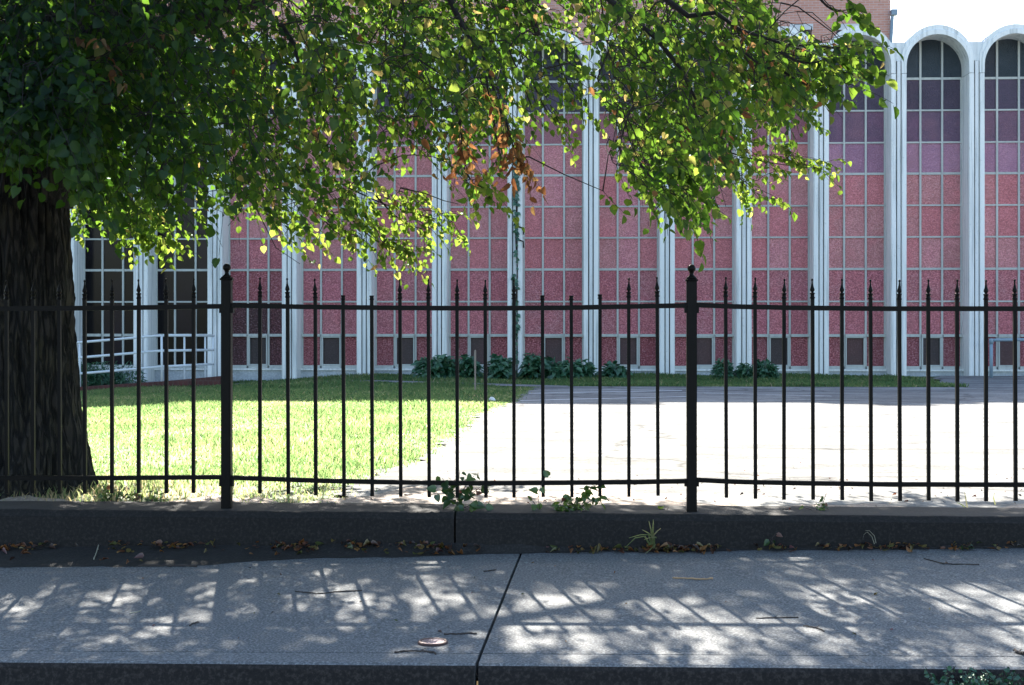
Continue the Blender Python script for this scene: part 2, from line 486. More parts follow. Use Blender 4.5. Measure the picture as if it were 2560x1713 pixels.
# pale painted stripes on the asphalt
for (xa, ya, xb, yb, w) in ((1322, 985, 1705, 978, 0.10), (1300, 1003, 1720, 993, 0.09), (1760, 984, 2080, 992, 0.06)):
    a, b = on_ground(xa, ya), on_ground(xb, yb)
    bm = bmesh.new()
    n = 14
    prev = None
    for i in range(n):
        p = a.lerp(b, i / (n - 1))
        ww = w * (0.7 + 0.5 * random.random())
        q = [bm.verts.new((p.x, p.y - ww / 2, gz(p.x, p.y) + 0.009)), bm.verts.new((p.x, p.y + ww / 2, gz(p.x, p.y) + 0.009))]
        if prev: bm.faces.new((prev[0], q[0], q[1], prev[1]))
        prev = q
    child(link('painted_stripe', bm_mesh(bm, 'painted_stripe'), None, M['road_paint']), lot)

lawn = sheet('lawn', [[(-30, y), (-11, y), (-9, y), (-7, y), (-5, y), (-4, y), (lot_edge(y) + 0.02, y)] for y in lin(7.5, LOT_FAR, 60)], -0.006, M['soil_under_grass'])
strip = sheet('lawn_strip', [[(x, y) for x in (-30, -11, -9, -7, -5, -4, 0, 3, xr + 0.3)] for y in (LOT_FAR, 26, 27.5, 29.4)], -0.006, M['soil_under_grass'])
pa, pb = on_ground(585, 961), on_ground(1420, 968)
path = sheet('path', [[(pa.x + (pb.x - pa.x) * t, pa.y + (pb.y - pa.y) * t + dy) for t in lin(0, 1, 12)] for dy in (-0.42, 0.42)], 0.0075, M['lot_surface'])
# sandy strip along the wall
o = sheet('sandy_verge', [[(x, 7.5 + t * (0.30 + 0.18 * math.sin(x * 1.7 + 2) + 0.12 * math.sin(x * 5.3) + 0.05 * math.sin(x * 17)) * (1.9 if -2.1 < x < 0.3 else 1.0)) for x in lin(-3.2, 3.0, 90)] for t in (0, 0.5, 1)], 0.009, M['sandy_dirt'])

# pavement of two slabs split by an open joint
ja, jb = on_walk(1303, 1382), on_walk(1189, 1666)
def joint_x(Y): return jb.x + (ja.x - jb.x) * (Y - jb.y) / (ja.y - jb.y)
BACK = [on_walk(*p) for p in ((-900, 1440), (-300, 1425), (0, 1417), (300, 1415), (500, 1414), (620, 1402), (760, 1396), (1000, 1391), (1200, 1385), (1400, 1380), (1900, 1375), (2560, 1370), (3300, 1362))]
BX = np.array([p.x for p in BACK]); BY = np.array([p.y for p in BACK])
def back_y(X): return min(7.199, float(np.interp(X, BX, BY)) + 0.008 * math.sin(X * 9) + 0.006 * math.sin(X * 23))
CURB_IN, CURB_OUT = 5.085, 4.94
walk = empty('sidewalk', (0, 6, -0.2)); walk['kind'] = 'structure'
def slab(x0, x1, left_joint, right_joint):
    bm = bmesh.new()
    n = 46
    rows = []
    for i in range(n):
        s = i / (n - 1)
        col = []
        for j in range(9):
            t = j / 8
            Xa = x0 if not left_joint else None
            # interpolate between the two end lines
            yb = 7.19
            for _ in range(3):
                Y = CURB_IN + 0.008 + (yb - CURB_IN - 0.008) * t
                xl = joint_x(Y) + 0.006 if left_joint else x0
                xr_ = joint_x(Y) - 0.006 if right_joint else x1
                X = xl + (xr_ - xl) * s
                yb = back_y(X)
            col.append((X, Y))
        rows.append(col)
    top = [[bm.verts.new((x, y, zs(x, y))) for x, y in c] for c in rows]
    for a, b in zip(top, top[1:]):
        for j in range(8): bm.faces.new((a[j], b[j], b[j + 1], a[j + 1]))
    rim = [c[0] for c in top] + top[-1][1:] + [c[-1] for c in top[::-1]][1:] + top[0][::-1][1:-1]
    low = [bm.verts.new((v.co.x, v.co.y, v.co.z - 0.1)) for v in rim]
    for i in range(len(rim)):
        k = (i + 1) % len(rim)
        bm.faces.new((rim[k], rim[i], low[i], low[k]))
    return part('slab', bm_mesh(bm, 'slab'), walk, M['pavement_concrete'])
slab(-14, 0, False, True)
slab(0, 12, True, False)
sheet('sidewalk_bed', [[(x, 4.96), (x, 7.3)] for x in lin(-14, 12, 27)], -0.05, M['joint_dirt'], hfun=zs)

curb = empty('curb', (0, 5, -0.2)); curb['kind'] = 'structure'
def curb_piece(x0, x1, lj, rj):
    bm = bmesh.new()
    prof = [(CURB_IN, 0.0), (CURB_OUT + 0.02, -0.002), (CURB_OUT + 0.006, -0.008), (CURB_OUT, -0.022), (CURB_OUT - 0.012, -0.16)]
    rings = []
    n = 40
    for i in range(n):
        r = []
        for Y, dz in prof:
            a = joint_x(Y) + 0.006 if lj else x0
            b = joint_x(Y) - 0.006 if rj else x1
            X = a + (b - a) * i / (n - 1)
            wob = 0.004 * noise.noise((X * 3, dz * 20, 1)) if dz < -0.005 else 0
            r.append(bm.verts.new((X, Y + wob, zs(X, Y) + dz)))
        rings.append(r)
    for a, b in zip(rings, rings[1:]):
        for j in range(len(prof) - 1):
            f = bm.faces.new((a[j + 1], b[j + 1], b[j], a[j]))
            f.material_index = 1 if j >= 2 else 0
    bm.faces.new(rings[0]); bm.faces.new(rings[-1][::-1])
    me = bm_mesh(bm, 'curb_stone')
    me.materials.append(M['curb_concrete']); me.materials.append(M['shaded_curb_face'])
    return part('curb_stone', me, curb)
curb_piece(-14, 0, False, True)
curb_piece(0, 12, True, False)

# dark soil wedge between pavement and wall
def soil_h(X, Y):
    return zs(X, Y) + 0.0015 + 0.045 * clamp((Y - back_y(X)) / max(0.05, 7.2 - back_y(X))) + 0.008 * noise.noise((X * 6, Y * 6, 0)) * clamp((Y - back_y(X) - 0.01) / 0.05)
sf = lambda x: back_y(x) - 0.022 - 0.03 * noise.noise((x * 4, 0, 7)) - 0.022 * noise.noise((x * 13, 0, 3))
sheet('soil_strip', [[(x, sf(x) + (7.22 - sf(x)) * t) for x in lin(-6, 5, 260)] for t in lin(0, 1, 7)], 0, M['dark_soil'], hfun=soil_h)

# low retaining wall with chamfered top
wall = empty('retaining_wall', (0, 7.35, -0.2))
tag(wall, 'low dark weathered concrete retaining wall carrying the iron fence', 'wall')
WT = 0.017
def wall_piece(x0, x1):
    bm = bmesh.new()
    prof = [(7.205, -0.4), (7.20, -0.012), (7.232, WT - 0.003), (7.24, WT), (7.56, WT + 0.002), (7.57, -0.4)]
    n = max(2, int((x1 - x0) / 0.05))
    rings = []
    for i in range(n + 1):
        X = x0 + (x1 - x0) * i / n
        rings.append([bm.verts.new((X, y + 0.006 * noise.noise((X * 7, z * 20, 3)), z + (0.004 * noise.noise((X * 5, y * 9, 5)) if z > -0.1 else 0) - 0.0006 * X)) for y, z in prof])
    for a, b in zip(rings, rings[1:]):
        for j in range(len(prof) - 1):
            bm.faces.new((a[j], b[j], b[j + 1], a[j + 1]))
    bm.faces.new(rings[0]); bm.faces.new(rings[-1][::-1])
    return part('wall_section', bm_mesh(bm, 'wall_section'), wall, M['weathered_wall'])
jx = at(1137, 1300, 7.2).x
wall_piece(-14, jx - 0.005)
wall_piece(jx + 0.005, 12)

# ------------------------------------------------------------------ the hall with the row of arches
GF = 29.98           # glass plane
FR = 29.36           # front of the arches
PITCH, X0 = 1.569, -9.222
zrow = {y: at(2340, y, GF).z for y in (102, 196, 276, 356, 433, 513, 592, 671, 753, 837, 917)}
rows_y = [917, 837, 753, 671, 592, 513, 433, 356, 276, 196, 102]
Z_TOP = at(2345, 61, FR).z
Z_IN = at(2345, 85, FR).z
Z_VAL = at(2340, 104, FR).z
Z_JOINT = at(2340, 183, FR).z
HI, HO = 0.63, 0.7275
RI = HI
hall = empty('hall_building', (0, 30, -0.15))
tag(hall, 'pale blue-white hall with a row of tall round-arched rose glass windows', 'building')

def arch_profile(n=20):
    inner, outer = [], []
    ci, co = Z_IN - RI, Z_TOP - HO
    inner.append((-HI, Z_JOINT + 0.006)); outer.append((-HO, Z_JOINT + 0.006))
    for i in range(n + 1):
        a = PI - PI * i / n
        inner.append((RI * math.cos(a), ci + RI * math.sin(a)))
        outer.append((HO * math.cos(a), co + HO * math.sin(a)))
    inner.append((HI, Z_JOINT + 0.006)); outer.append((HO, Z_JOINT + 0.006))
    return inner, outer

def arch_mesh():
    inner, outer = arch_profile()
    bm = bmesh.new()
    yb = GF - 0.002
    # three rings on the front: inner, step, outer - with a shallow reveal between the two bands
    mid = [((a[0] * 0.52 + b[0] * 0.48), (a[1] * 0.52 + b[1] * 0.48)) for a, b in zip(inner, outer)]
    mid2 = [((a[0] * 0.44 + b[0] * 0.56), (a[1] * 0.44 + b[1] * 0.56)) for a, b in zip(inner, outer)]
    loops = []
    for pts, y in ((inner, yb), (inner, FR), (mid, FR), (mid2, FR + 0.022), (outer, FR + 0.022), (outer, yb)):
        loops.append([bm.verts.new((x, y, z)) for x, z in pts])
    for la, lb in zip(loops, loops[1:] + loops[:1]):
        for i in range(len(la) - 1):
            bm.faces.new((la[i], la[i + 1], lb[i + 1], lb[i]))
    bm.faces.new([l[0] for l in loops]); bm.faces.new([l[-1] for l in loops][::-1])
    bmesh.ops.recalc_face_normals(bm, faces=bm.faces)
    return bm_mesh(bm, 'arch')
ARCH = arch_mesh(); ARCH.materials.append(M['painted_precast'])

def jamb_mesh(s):
    bm = bmesh.new()
    a, b = (HI, HO) if s > 0 else (-HO, -HI)
    box(bm, a, b, FR, GF - 0.002, -0.45, Z_JOINT - 0.006)
    es = [e for e in bm.edges if abs(e.verts[0].co.y - FR) < 1e-5 and abs(e.verts[1].co.y - FR) < 1e-5 and abs(e.verts[0].co.x - e.verts[1].co.x) < 1e-5]
    bmesh.ops.bevel(bm, geom=es, offset=0.012, segments=2, affect='EDGES')
    return bm_mesh(bm, 'jamb')
JAMB = {s: jamb_mesh(s) for s in (-1, 1)}
for s in JAMB: JAMB[s].materials.append(M['painted_precast'])

MX = (-0.22, 0.226)
def window_mesh(hopper):
    bm = bmesh.new()
    y0, y1 = GF - 0.055, GF - 0.004
    zb, zt = zrow[917], Z_IN - 0.01
    ci = Z_IN - RI
    for x in MX:
        zt = ci + math.sqrt(RI * RI - x * x) - 0.004
        box(bm, x - 0.02, x + 0.02, y0, y1, zb, zt)
    edges = [-HI] + [v for x in MX for v in (x - 0.02, x + 0.02)] + [HI]
    for y in rows_y[:-1]:
        h = 0.036 if y in (196, 433, 671) else (0.045 if y == 837 else (0.05 if y == 917 else 0.022))
        z = zrow[y]
        dep = 0.012 if h > 0.03 else 0.006
        for a, b in zip(edges[0::2], edges[1::2]):
            box(bm, a + 0.001, b - 0.001, y0 - (0.02 if y == 917 else (0.05 if y == 837 else -dep)), y1, z - h, z + (0.012 if h > 0.03 else 0.011))
    # opening hopper light in the middle of the lowest row
    a, b = MX[0] + 0.022, MX[1] - 0.022
    z0, z1 = zrow[917] + 0.014, zrow[837] - 0.047
    for q in () if not hopper else ((a, a + 0.026, z0, z1), (b - 0.026, b, z0, z1), (a + 0.027, b - 0.027, z1 - 0.022, z1), (a + 0.027, b - 0.027, z0, z0 + 0.022)):
        box(bm, q[0], q[1], y0 - 0.03, y1 - 0.02, q[2], q[3])
    for x in (-HI + 0.001, HI - 0.029):
        box(bm, x, x + 0.028, y0 + 0.015, y1, zb + 0.014, Z_JOINT)
    return bm_mesh(bm, 'window')
WINS = [window_mesh(True), window_mesh(False)]
for w in WINS: w.materials.append(M['painted_mullion'])

def pane_poly(c, r):
    xs = ((-HI, MX[0]), (MX[0], MX[1]), (MX[1], HI))[c]
    z0 = zrow[rows_y[r]]
    if r < 9:
        z1 = zrow[rows_y[r + 1]]
        return [(xs[0], z0), (xs[1], z0), (xs[1], z1), (xs[0], z1)]
    R = RI + 0.03; ci = Z_IN - RI
    pts = [(xs[0], z0), (xs[1], z0)]
    for i in range(9):
        x = xs[1] + (xs[0] - xs[1]) * i / 8
        pts.append((x, ci + math.sqrt(max(0.0, R * R - x * x))))
    return pts

def pane_mesh(c, r):
    bm = bmesh.new()
    pts = pane_poly(c, r)
    f = [bm.verts.new((x, GF - 0.018, z)) for x, z in pts]
    b = [bm.verts.new((x, GF - 0.003, z)) for x, z in pts]
    bm.faces.new(f); bm.faces.new(b[::-1])
    for i in range(len(pts)):
        k = (i + 1) % len(pts)
        bm.faces.new((f[k], f[i], b[i], b[k]))
    bmesh.ops.recalc_face_normals(bm, faces=bm.faces)
    return bm_mesh(bm, 'pane')
PROW = ['pane_deep_red', 'pane_rose_red', 'pane_rose_red', 'pane_rose', 'pane_rose', 'pane_rose', 'pane_mauve', 'pane_plum', 'pane_dusk', 'pane_slate']  # rows darken upward: reflected and transmitted light painted into the pane colours
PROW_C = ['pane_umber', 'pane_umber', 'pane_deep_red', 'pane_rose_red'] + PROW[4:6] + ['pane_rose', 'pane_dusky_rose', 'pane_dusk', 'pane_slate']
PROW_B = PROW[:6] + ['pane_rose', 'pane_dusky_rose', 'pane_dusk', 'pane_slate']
PANE = {}
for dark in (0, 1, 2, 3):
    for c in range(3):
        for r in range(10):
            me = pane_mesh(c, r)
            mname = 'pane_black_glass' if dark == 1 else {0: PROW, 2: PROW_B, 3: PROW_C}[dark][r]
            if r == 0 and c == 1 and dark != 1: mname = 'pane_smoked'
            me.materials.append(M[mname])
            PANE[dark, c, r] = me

# lower outline of the tree crown in the picture, used to tell which panes can be seen at all
CONT = [(-400, 430), (0, 425), (150, 430), (182, 500), (215, 560), (260, 575), (300, 590), (370, 603), (400, 575), (450, 562), (520, 555), (560, 575),
        (600, 540), (640, 545), (680, 570), (740, 575), (800, 592), (850, 618), (900, 628), (940, 610), (960, 545), (990, 440), (1040, 402),
        (1080, 430), (1130, 470), (1185, 488), (1225, 480), (1240, 410), (1275, 395), (1330, 385), (1345, 318), (1400, 328), (1430, 305),
        (1450, 268), (1500, 268), (1515, 390), (1550, 425), (1570, 470), (1620, 512), (1660, 532), (1700, 545), (1750, 562), (1778, 552),
        (1792, 470), (1830, 455), (1870, 380), (1900, 300), (1960, 315), (2010, 325), (2040, 290), (2060, 230), (2100, 212), (2180, 205), (2215, 150), (2235, 120), (2240, 0), (4000, -500)]
CXS = np.array([p[0] for p in CONT], float); CYS = np.array([p[1] for p in CONT], float)

hidden_panes = []
for k in range(-2, 13):
    xc = X0 + PITCH * (k + 0.5)
    dark = 1 if k in (-2, -1, 0) else (3 if k == 1 else (2 if k < 9 else 0))
    for s in (-1, 1):
        j = link('jamb', JAMB[s]); j.location.x = xc; child(j, hall)
    a = link('arch', ARCH); a.location.x = xc; child(a, hall)
    w = link('window', WINS[1 if dark == 1 else 0]); w.location.x = xc; child(w, hall)
    for c in range(3):
        for r in range(10):
            pts = pane_poly(c, r)
            px, py = seen(xc + (pts[0][0] + pts[1][0]) / 2, GF, pts[0][1])
            if 170 < px < 2600 and py > float(np.interp(px, CXS, CYS)) + 12:
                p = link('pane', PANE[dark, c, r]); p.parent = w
            else:
                hidden_panes.append((xc, c, r, dark))
    # sill and plinth under the glass
    bm = bmesh.new()
    box(bm, xc - HI + 0.001, xc + HI - 0.001, GF - 0.16, GF + 0.01, -0.5, zrow[917] - 0.055)
    part('plinth', bm_mesh(bm, 'plinth'), hall, M['base_stucco'])
    bm = bmesh.new()
    box(bm, xc - HI + 0.001, xc + HI - 0.001, GF - 0.2, GF - 0.01, zrow[917] - 0.09, zrow[917] - 0.052)
    part('sill', bm_mesh(bm, 'sill'), hall, M['painted_precast'])
for k in range(-2, 14):
    xc = X0 + PITCH * k
    bm = bmesh.new()
    box(bm, xc - 0.034, xc + 0.034, FR + 0.012, GF + 0.01, -0.45, Z_JOINT + 0.25)
    part('pilaster_strip', bm_mesh(bm, 'pilaster_strip'), hall, M['painted_strip'])
    bm = bmesh.new()
    box(bm, xc - 0.15, xc + 0.15, FR + 0.05, GF + 0.01, Z_JOINT + 0.26, Z_VAL)
    part('spandrel', bm_mesh(bm, 'spandrel'), hall, M['painted_strip'])
    bm = bmesh.new()
    box(bm, xc - 0.07, xc + 0.07, FR + 0.1, GF + 0.008, -0.45, Z_JOINT + 0.1)
    part('groove_backing', bm_mesh(bm, 'groove_backing'), hall, M['groove_dark'])
# panes that the crown hides, joined
V, Fl, Lt, mi = [], [], [], []
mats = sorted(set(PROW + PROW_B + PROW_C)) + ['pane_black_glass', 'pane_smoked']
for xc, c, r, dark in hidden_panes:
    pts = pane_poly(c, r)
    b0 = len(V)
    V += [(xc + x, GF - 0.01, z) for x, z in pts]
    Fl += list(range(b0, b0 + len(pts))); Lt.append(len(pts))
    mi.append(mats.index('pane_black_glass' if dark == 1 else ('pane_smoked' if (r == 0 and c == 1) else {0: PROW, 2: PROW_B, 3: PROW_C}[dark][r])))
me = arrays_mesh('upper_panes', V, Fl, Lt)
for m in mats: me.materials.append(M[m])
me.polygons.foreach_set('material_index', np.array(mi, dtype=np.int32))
o = part('upper_panes', me, hall); o['kind'] = 'stuff'
# body and roof
part('side_wall', box_mesh('side_wall', X0 - 2 * PITCH - 0.2, X0 + 13 * PITCH + 0.1, GF + 0.012, 37.5, -0.6, Z_VAL - 0.3), hall, M['base_stucco'])
part('roof', box_mesh('roof', X0 - 2 * PITCH - 0.3, X0 + 13 * PITCH + 0.2, GF + 0.3, 37.4, Z_VAL - 0.299, Z_VAL - 0.2), hall, M['roof_membrane'])

# ------------------------------------------------------------------ brick block behind
BY0 = 38.0
bx1 = at(2226, 60, BY0).x
brick = empty('brick_building', (0, BY0, -0.15))
tag(brick, 'tall orange brick block with white stone trim rising behind the arches', 'building')
bm = bmesh.new()
box(bm, -24, bx1, BY0, 50, -0.6, 13.2)
part('wall', bm_mesh(bm, 'wall'), brick, M['orange_brick'])
bm = bmesh.new()  # above view: stepped heights invented to shape the shadow edge on the yard
for (xa, xb, zt) in ((-24.1, -12.4, 13.55), (-12.4, -9.9, 13.9), (-9.9, -7.2, 13.62), (-7.2, -5.4, 13.8), (-5.4, -3.6, 14.0), (-3.6, -1.4, 13.62), (-1.4, -0.9, 13.85), (-0.9, -0.2, 14.1), (-0.2, 0.6, 13.8), (0.6, bx1 + 0.05, 13.5)):
    box(bm, xa + 0.002, xb - 0.002, BY0 - 0.06, BY0 + 0.3, 13.201, zt)
part('shadow_shaping_parapet', bm_mesh(bm, 'shadow_shaping_parapet'), brick, M['stone_trim'])
def brick_rect(x0, x1, y0, y1, name, mat, pr=0.06):
    a, b = at(x0, y1, BY0), at(x1, y0, BY0)
    bm = bmesh.new()
    box(bm, a.x, b.x, BY0 - pr, BY0 + 0.02, a.z, b.z)
    return part(name, bm_mesh(bm, name), brick, mat)
for xa, xb in ((1974, 2032), (2086, 2150), (1180, 1240), (1480, 1540), (1680, 1740)):
    brick_rect(xa, xb, 61, 76, 'window_lintel', M['stone_trim'])
    brick_rect(xa + 5, xb - 5, 76.5, 150, 'window', M['pane_slate'], 0.01)
# rain pipe with hopper on the corner
bm = bmesh.new()
a = at(2233, 24, BY0 - 0.1)
box(bm, a.x - 0.05, a.x + 0.1, BY0 - 0.16, BY0 + 0.02, at(2233, 40, BY0).z, a.z)
tube(bm, [at(2231, 40, BY0 - 0.08), at(2229, 75, BY0 - 0.08), at(2227, 110, BY0 - 0.08), at(2227, 260, BY0 - 0.08)], 0.045, 8)
part('rain_pipe', bm_mesh(bm, 'rain_pipe'), brick, M['blue_grey_pipe'])

# ------------------------------------------------------------------ iron fence
FY = 7.335
fence = empty('iron_fence', (0, FY, WT))
tag(fence, 'black iron picket fence with spear tips and ball-topped posts on the low wall', 'fence')
IR = M['iron_paint']
def interp(x, pts):
    return float(np.interp(x, [p[0] for p in pts], [p[1] for p in pts]))
TOPR = [[(-700, 770), (0, 772), (300, 770), (556, 766)], [(576, 764), (800, 768), (1000, 770), (1200, 771), (1400, 770), (1600, 766), (1718, 764)], [(1742, 763), (1850, 767), (2000, 770), (2200, 772), (2560, 772), (2900, 768)]]
BOTR = [[(-700, 1197), (0, 1195), (300, 1195), (556, 1193)], [(576, 1194), (800, 1202), (1000, 1206), (1200, 1208), (1400, 1207), (1600, 1205), (1718, 1203)], [(1742, 1200), (1850, 1205), (2000, 1208), (2200, 1211), (2560, 1212), (2900, 1208)]]
for rails, hh in ((TOPR, 0.0125), (BOTR, 0.0115)):
    for seg in rails:
        x0, x1 = seg[0][0], seg[-1][0]
        bm = bmesh.new()
        n = 40
        prev = None
        for i in range(n + 1):
            x = x0 + (x1 - x0) * i / n
            p = at(x, interp(x, seg), FY)
            w = 0.0006 * noise.noise((p.x * 9, hh, 2))
            ring = [bm.verts.new((p.x, FY + dy, p.z + dz + w)) for dy, dz in ((-0.013, -hh), (-0.013, hh), (0.013, hh), (0.013, -hh))]
            if prev:
                for k in range(4): bm.faces.new((prev[k], ring[k], ring[(k + 1) % 4], prev[(k + 1) % 4]))
            else: bm.faces.new(ring[::-1])
            prev = ring
        bm.faces.new(prev)
        part('rail', bm_mesh(bm, 'rail'), fence, IR)
FIN = [(0.0, 0.0095), (0.001, 0.0135), (0.007, 0.0135), (0.009, 0.0105), (0.022, 0.0105), (0.024, 0.0135), (0.029, 0.0135), (0.031, 0.007), (0.035, 0.0065),
       (0.042, 0.012), (0.049, 0.0115), (0.06, 0.0078), (0.076, 0.0042), (0.090, 0.0032), (0.093, 0.0052), (0.099, 0.0055), (0.103, 0.0025)]
def lathe_mesh(name, prof, seg):
    bm = bmesh.new(); lathe(bm, prof, 0, 0, seg); return bm_mesh(bm, name, True)
FINM = lathe_mesh('spear_tip', FIN, 10); FINM.materials.append(IR)
STUBM = lathe_mesh('collar', [(0, 0.0095), (0.001, 0.0125), (0.006, 0.0125), (0.008, 0.0105), (0.016, 0.0105), (0.019, 0.0125), (0.024, 0.0115)], 10); STUBM.materials.append(IR)
# pickets: x at mid height, which panel
PX = [(x, 0) for x in (-255, -187, -119, -51, 17, 83, 149, 212, 280, 347, 416, 484)] + \
     [(x, 1) for x in (650, 720, 789, 859, 930, 1001, 1072, 1143, 1214, 1285, 1357, 1429, 1500, 1572, 1644)] + \
     [(x, 2) for x in (1815, 1888, 1960, 2032, 2105, 2177, 2249, 2321, 2393, 2465, 2538, 2611, 2684)]
BROKEN = {859, 930, 1357, 1429, 1500}
for x, s in PX:
    ztr = at(x, interp(x, TOPR[s]), FY).z
    zbr = at(x, interp(x, BOTR[s]), FY).z
    px = at(x, 1000, FY).x
    zt = ztr + (0.040 if x in BROKEN else 0.046) + random.uniform(-0.002, 0.002)
    zb = zbr - (0.082 if s == 0 else (0.074 if s == 1 else 0.084)) + random.uniform(-0.003, 0.003)
    bm = bmesh.new()
    lean = random.uniform(-0.003, 0.003) - 0.002
    v = box(bm, px - 0.0088, px + 0.0088, FY - 0.0088, FY + 0.0088, zb, zt)
    for q in v:
        q.co.x += lean * (q.co.z - (zt + zb) / 2)
    pk = part('picket', bm_mesh(bm, 'picket'), fence, IR)
    t = link('collar' if x in BROKEN else 'spear_tip', STUBM if x in BROKEN else FINM)
    t.parent = pk
    t.location = (px + lean * (zt - zb) / 2, FY, zt)
    t.rotation_euler = (random.uniform(-0.02, 0.02), random.uniform(-0.03, 0.03), random.random() * 3)
for x, ytop in ((567, 659), (1729, 661), (-640, 660), (2900, 660)):
    p = at(x, 1000, FY)
    ztop = at(x, ytop, FY).z
    base = WT - 0.004
    cap0 = ztop - 0.088
    bm = bmesh.new()
    v = box(bm, p.x - 0.0258, p.x + 0.0258, FY - 0.0258, FY + 0.0258, base, cap0)
    bmesh.ops.bevel(bm, geom=[e for e in bm.edges if abs(e.verts[0].co.z - e.verts[1].co.z) > 0.1], offset=0.004, segments=2, affect='EDGES')
    post = part('post', bm_mesh(bm, 'post'), fence, IR)
    bm = bmesh.new()
    box(bm, p.x - 0.031, p.x + 0.031, FY - 0.031, FY + 0.031, cap0 - 0.006, cap0 + 0.018)
    bmesh.ops.bevel(bm, geom=bm.edges[:], offset=0.007, segments=3, affect='EDGES')
    q = part('post_cap', bm_mesh(bm, 'post_cap', True), fence, IR); q.parent = post; q.matrix_parent_inverse = Matrix.Identity(4)
    prof = [(cap0 + 0.014, 0.028), (cap0 + 0.024, 0.022), (cap0 + 0.031, 0.012), (cap0 + 0.04, 0.0095), (cap0 + 0.046, 0.012)]
    zc = cap0 + 0.067
    prof += [(zc - 0.0205 * math.cos(a), 0.0205 * math.sin(a) + 0.001) for a in lin(0.6, PI - 0.05, 9)]
    bm = bmesh.new(); lathe(bm, prof, p.x, FY, 14)
    q = part('ball', bm_mesh(bm, 'ball', True), fence, IR); q.parent = post; q.matrix_parent_inverse = Matrix.Identity(4)
    for yy in (interp(x + 12, TOPR[1]) + 9, 1206):
        for sx in (-1, 1):
            bm = bmesh.new()
            z = at(x, yy, FY).z
            box(bm, p.x + sx * 0.031 - 0.006, p.x + sx * 0.031 + 0.006, FY - 0.016, FY + 0.016, z - 0.02, z + 0.018)
            q = part('bracket', bm_mesh(bm, 'bracket'), fence, IR); q.parent = post; q.matrix_parent_inverse = Matrix.Identity(4)

# ------------------------------------------------------------------ ramp railing at the left door, pipe rail at the right
RY = 27.7
ramp = empty('entrance_ramp', (-8, RY, -0.3))
tag(ramp, 'concrete ramp with dark brick edging rising to the doors at the left', 'ramp')
rampline = [(-60, 985), (196, 968), (402, 954), (551, 941)]
P = [at(x, y, RY) for x, y in rampline]
bm = bmesh.new()
prev = None
for p in P:
    r = [bm.verts.new((p.x, RY, p.z)), bm.verts.new((p.x, RY, -0.9)), bm.verts.new((p.x, RY + 0.2, -0.9)), bm.verts.new((p.x, RY + 0.2, p.z))]
    if prev:
        for k in range(4): bm.faces.new((prev[k], prev[(k + 1) % 4], r[(k + 1) % 4], r[k]))
    prev = r
bm.faces.new(prev)
bmesh.ops.recalc_face_normals(bm, faces=bm.faces)
part('brick_edging', bm_mesh(bm, 'brick_edging'), ramp, M['dark_red_brick'])
bm = bmesh.new()
prev = None
for p in P:
    r = [bm.verts.new((p.x, RY + 0.201, p.z - 0.02)), bm.verts.new((p.x, 29.3, p.z - 0.02))]
    if prev: bm.faces.new((prev[0], r[0], r[1], prev[1]))
    prev = r
part('ramp_deck', bm_mesh(bm, 'ramp_deck'), ramp, M['path_concrete'])

rail = empty('ramp_railing', at(404, 962, RY + 0.1))
tag(rail, 'white three-bar pipe railing beside the ramp at the left doors', 'railing')
RR = RY + 0.1
def pipe(name, pts, r, parent, mat):
    bm = bmesh.new(); tube(bm, pts, r, 10)
    return part(name, bm_mesh(bm, name, True), parent, mat)
for ys_ in ((-60, 878, 190, 857, 403, 839), (-60, 914, 192, 895, 403, 877), (-60, 955, 192, 935, 403, 917)):
    pipe('rail', [at(ys_[0], ys_[1], RR), at(ys_[2], ys_[3], RR), at(ys_[4], ys_[5], RR)], 0.026, rail, M['white_pipe'])
far = RR + 1.2
for (ya, yb) in ((839, 839), (877, 875), (917, 910)):
    pipe('rail', [at(404, ya, RR) + Vector((0.03, 0, 0)), at(534, yb, far)], 0.026, rail, M['white_pipe'])
pipe('post', [at(404, 838, RR), at(405, 966, RR)], 0.024, rail, M['white_pipe'])
pipe('post', [at(199, 860, RR), at(200, 972, RR)], 0.024, rail, M['white_pipe'])
for x, yt, yb, t in ((461, 842, 958, 0.45), (513, 842, 950, 0.85), (533, 838, 945, 1.0)):
    pipe('post', [at(x, yt, RR + 1.2 * t), at(x, yb, RR + 1.2 * t)], 0.02, rail, M['white_pipe'])

prl = empty('pipe_rail', at(2478, 945, 28.4))
tag(prl, 'blue-grey pipe rail with a bent corner at the right edge', 'railing')
pipe('post', [at(2478, 946, 28.4), at(2478, 858, 28.4)], 0.035, prl, M['blue_grey_pipe'])
pipe('rail', [at(2476, 851, 28.4), at(2500, 850, 28.4), at(2700, 848, 28.4)], 0.032, prl, M['blue_grey_pipe'])
bm = bmesh.new(); c = at(2478, 852, 28.4)
lathe(bm, [(c.z - 0.06, 0.044), (c.z + 0.03, 0.044), (c.z + 0.045, 0.03)], c.x, c.y, 12)
part('elbow', bm_mesh(bm, 'elbow', True), prl, M['blue_grey_pipe'])

# ------------------------------------------------------------------ leaf machinery
# heart-shaped leaf, folded on the midrib: 12 vertices, six quads
LV = np.array([(0, 0, 0), (0, 1.05, -0.10), (0, 0.35, 0.0), (0, 0.70, -0.03),
               (-0.24, -0.09, 0.05), (-0.50, 0.20, 0.10), (-0.44, 0.54, 0.07), (-0.22, 0.84, -0.02),
               (0.24, -0.09, 0.05), (0.50, 0.20, 0.10), (0.44, 0.54, 0.07), (0.22, 0.84, -0.02)], dtype=np.float64)
LF = np.array([(0, 2, 5, 4), (2, 3, 6, 5), (3, 1, 7, 6), (0, 8, 9, 2), (2, 9, 10, 3), (3, 10, 11, 1)], dtype=np.int64)

def norm(a): return a / np.maximum(1e-9, np.linalg.norm(a, axis=-1, keepdims=True))

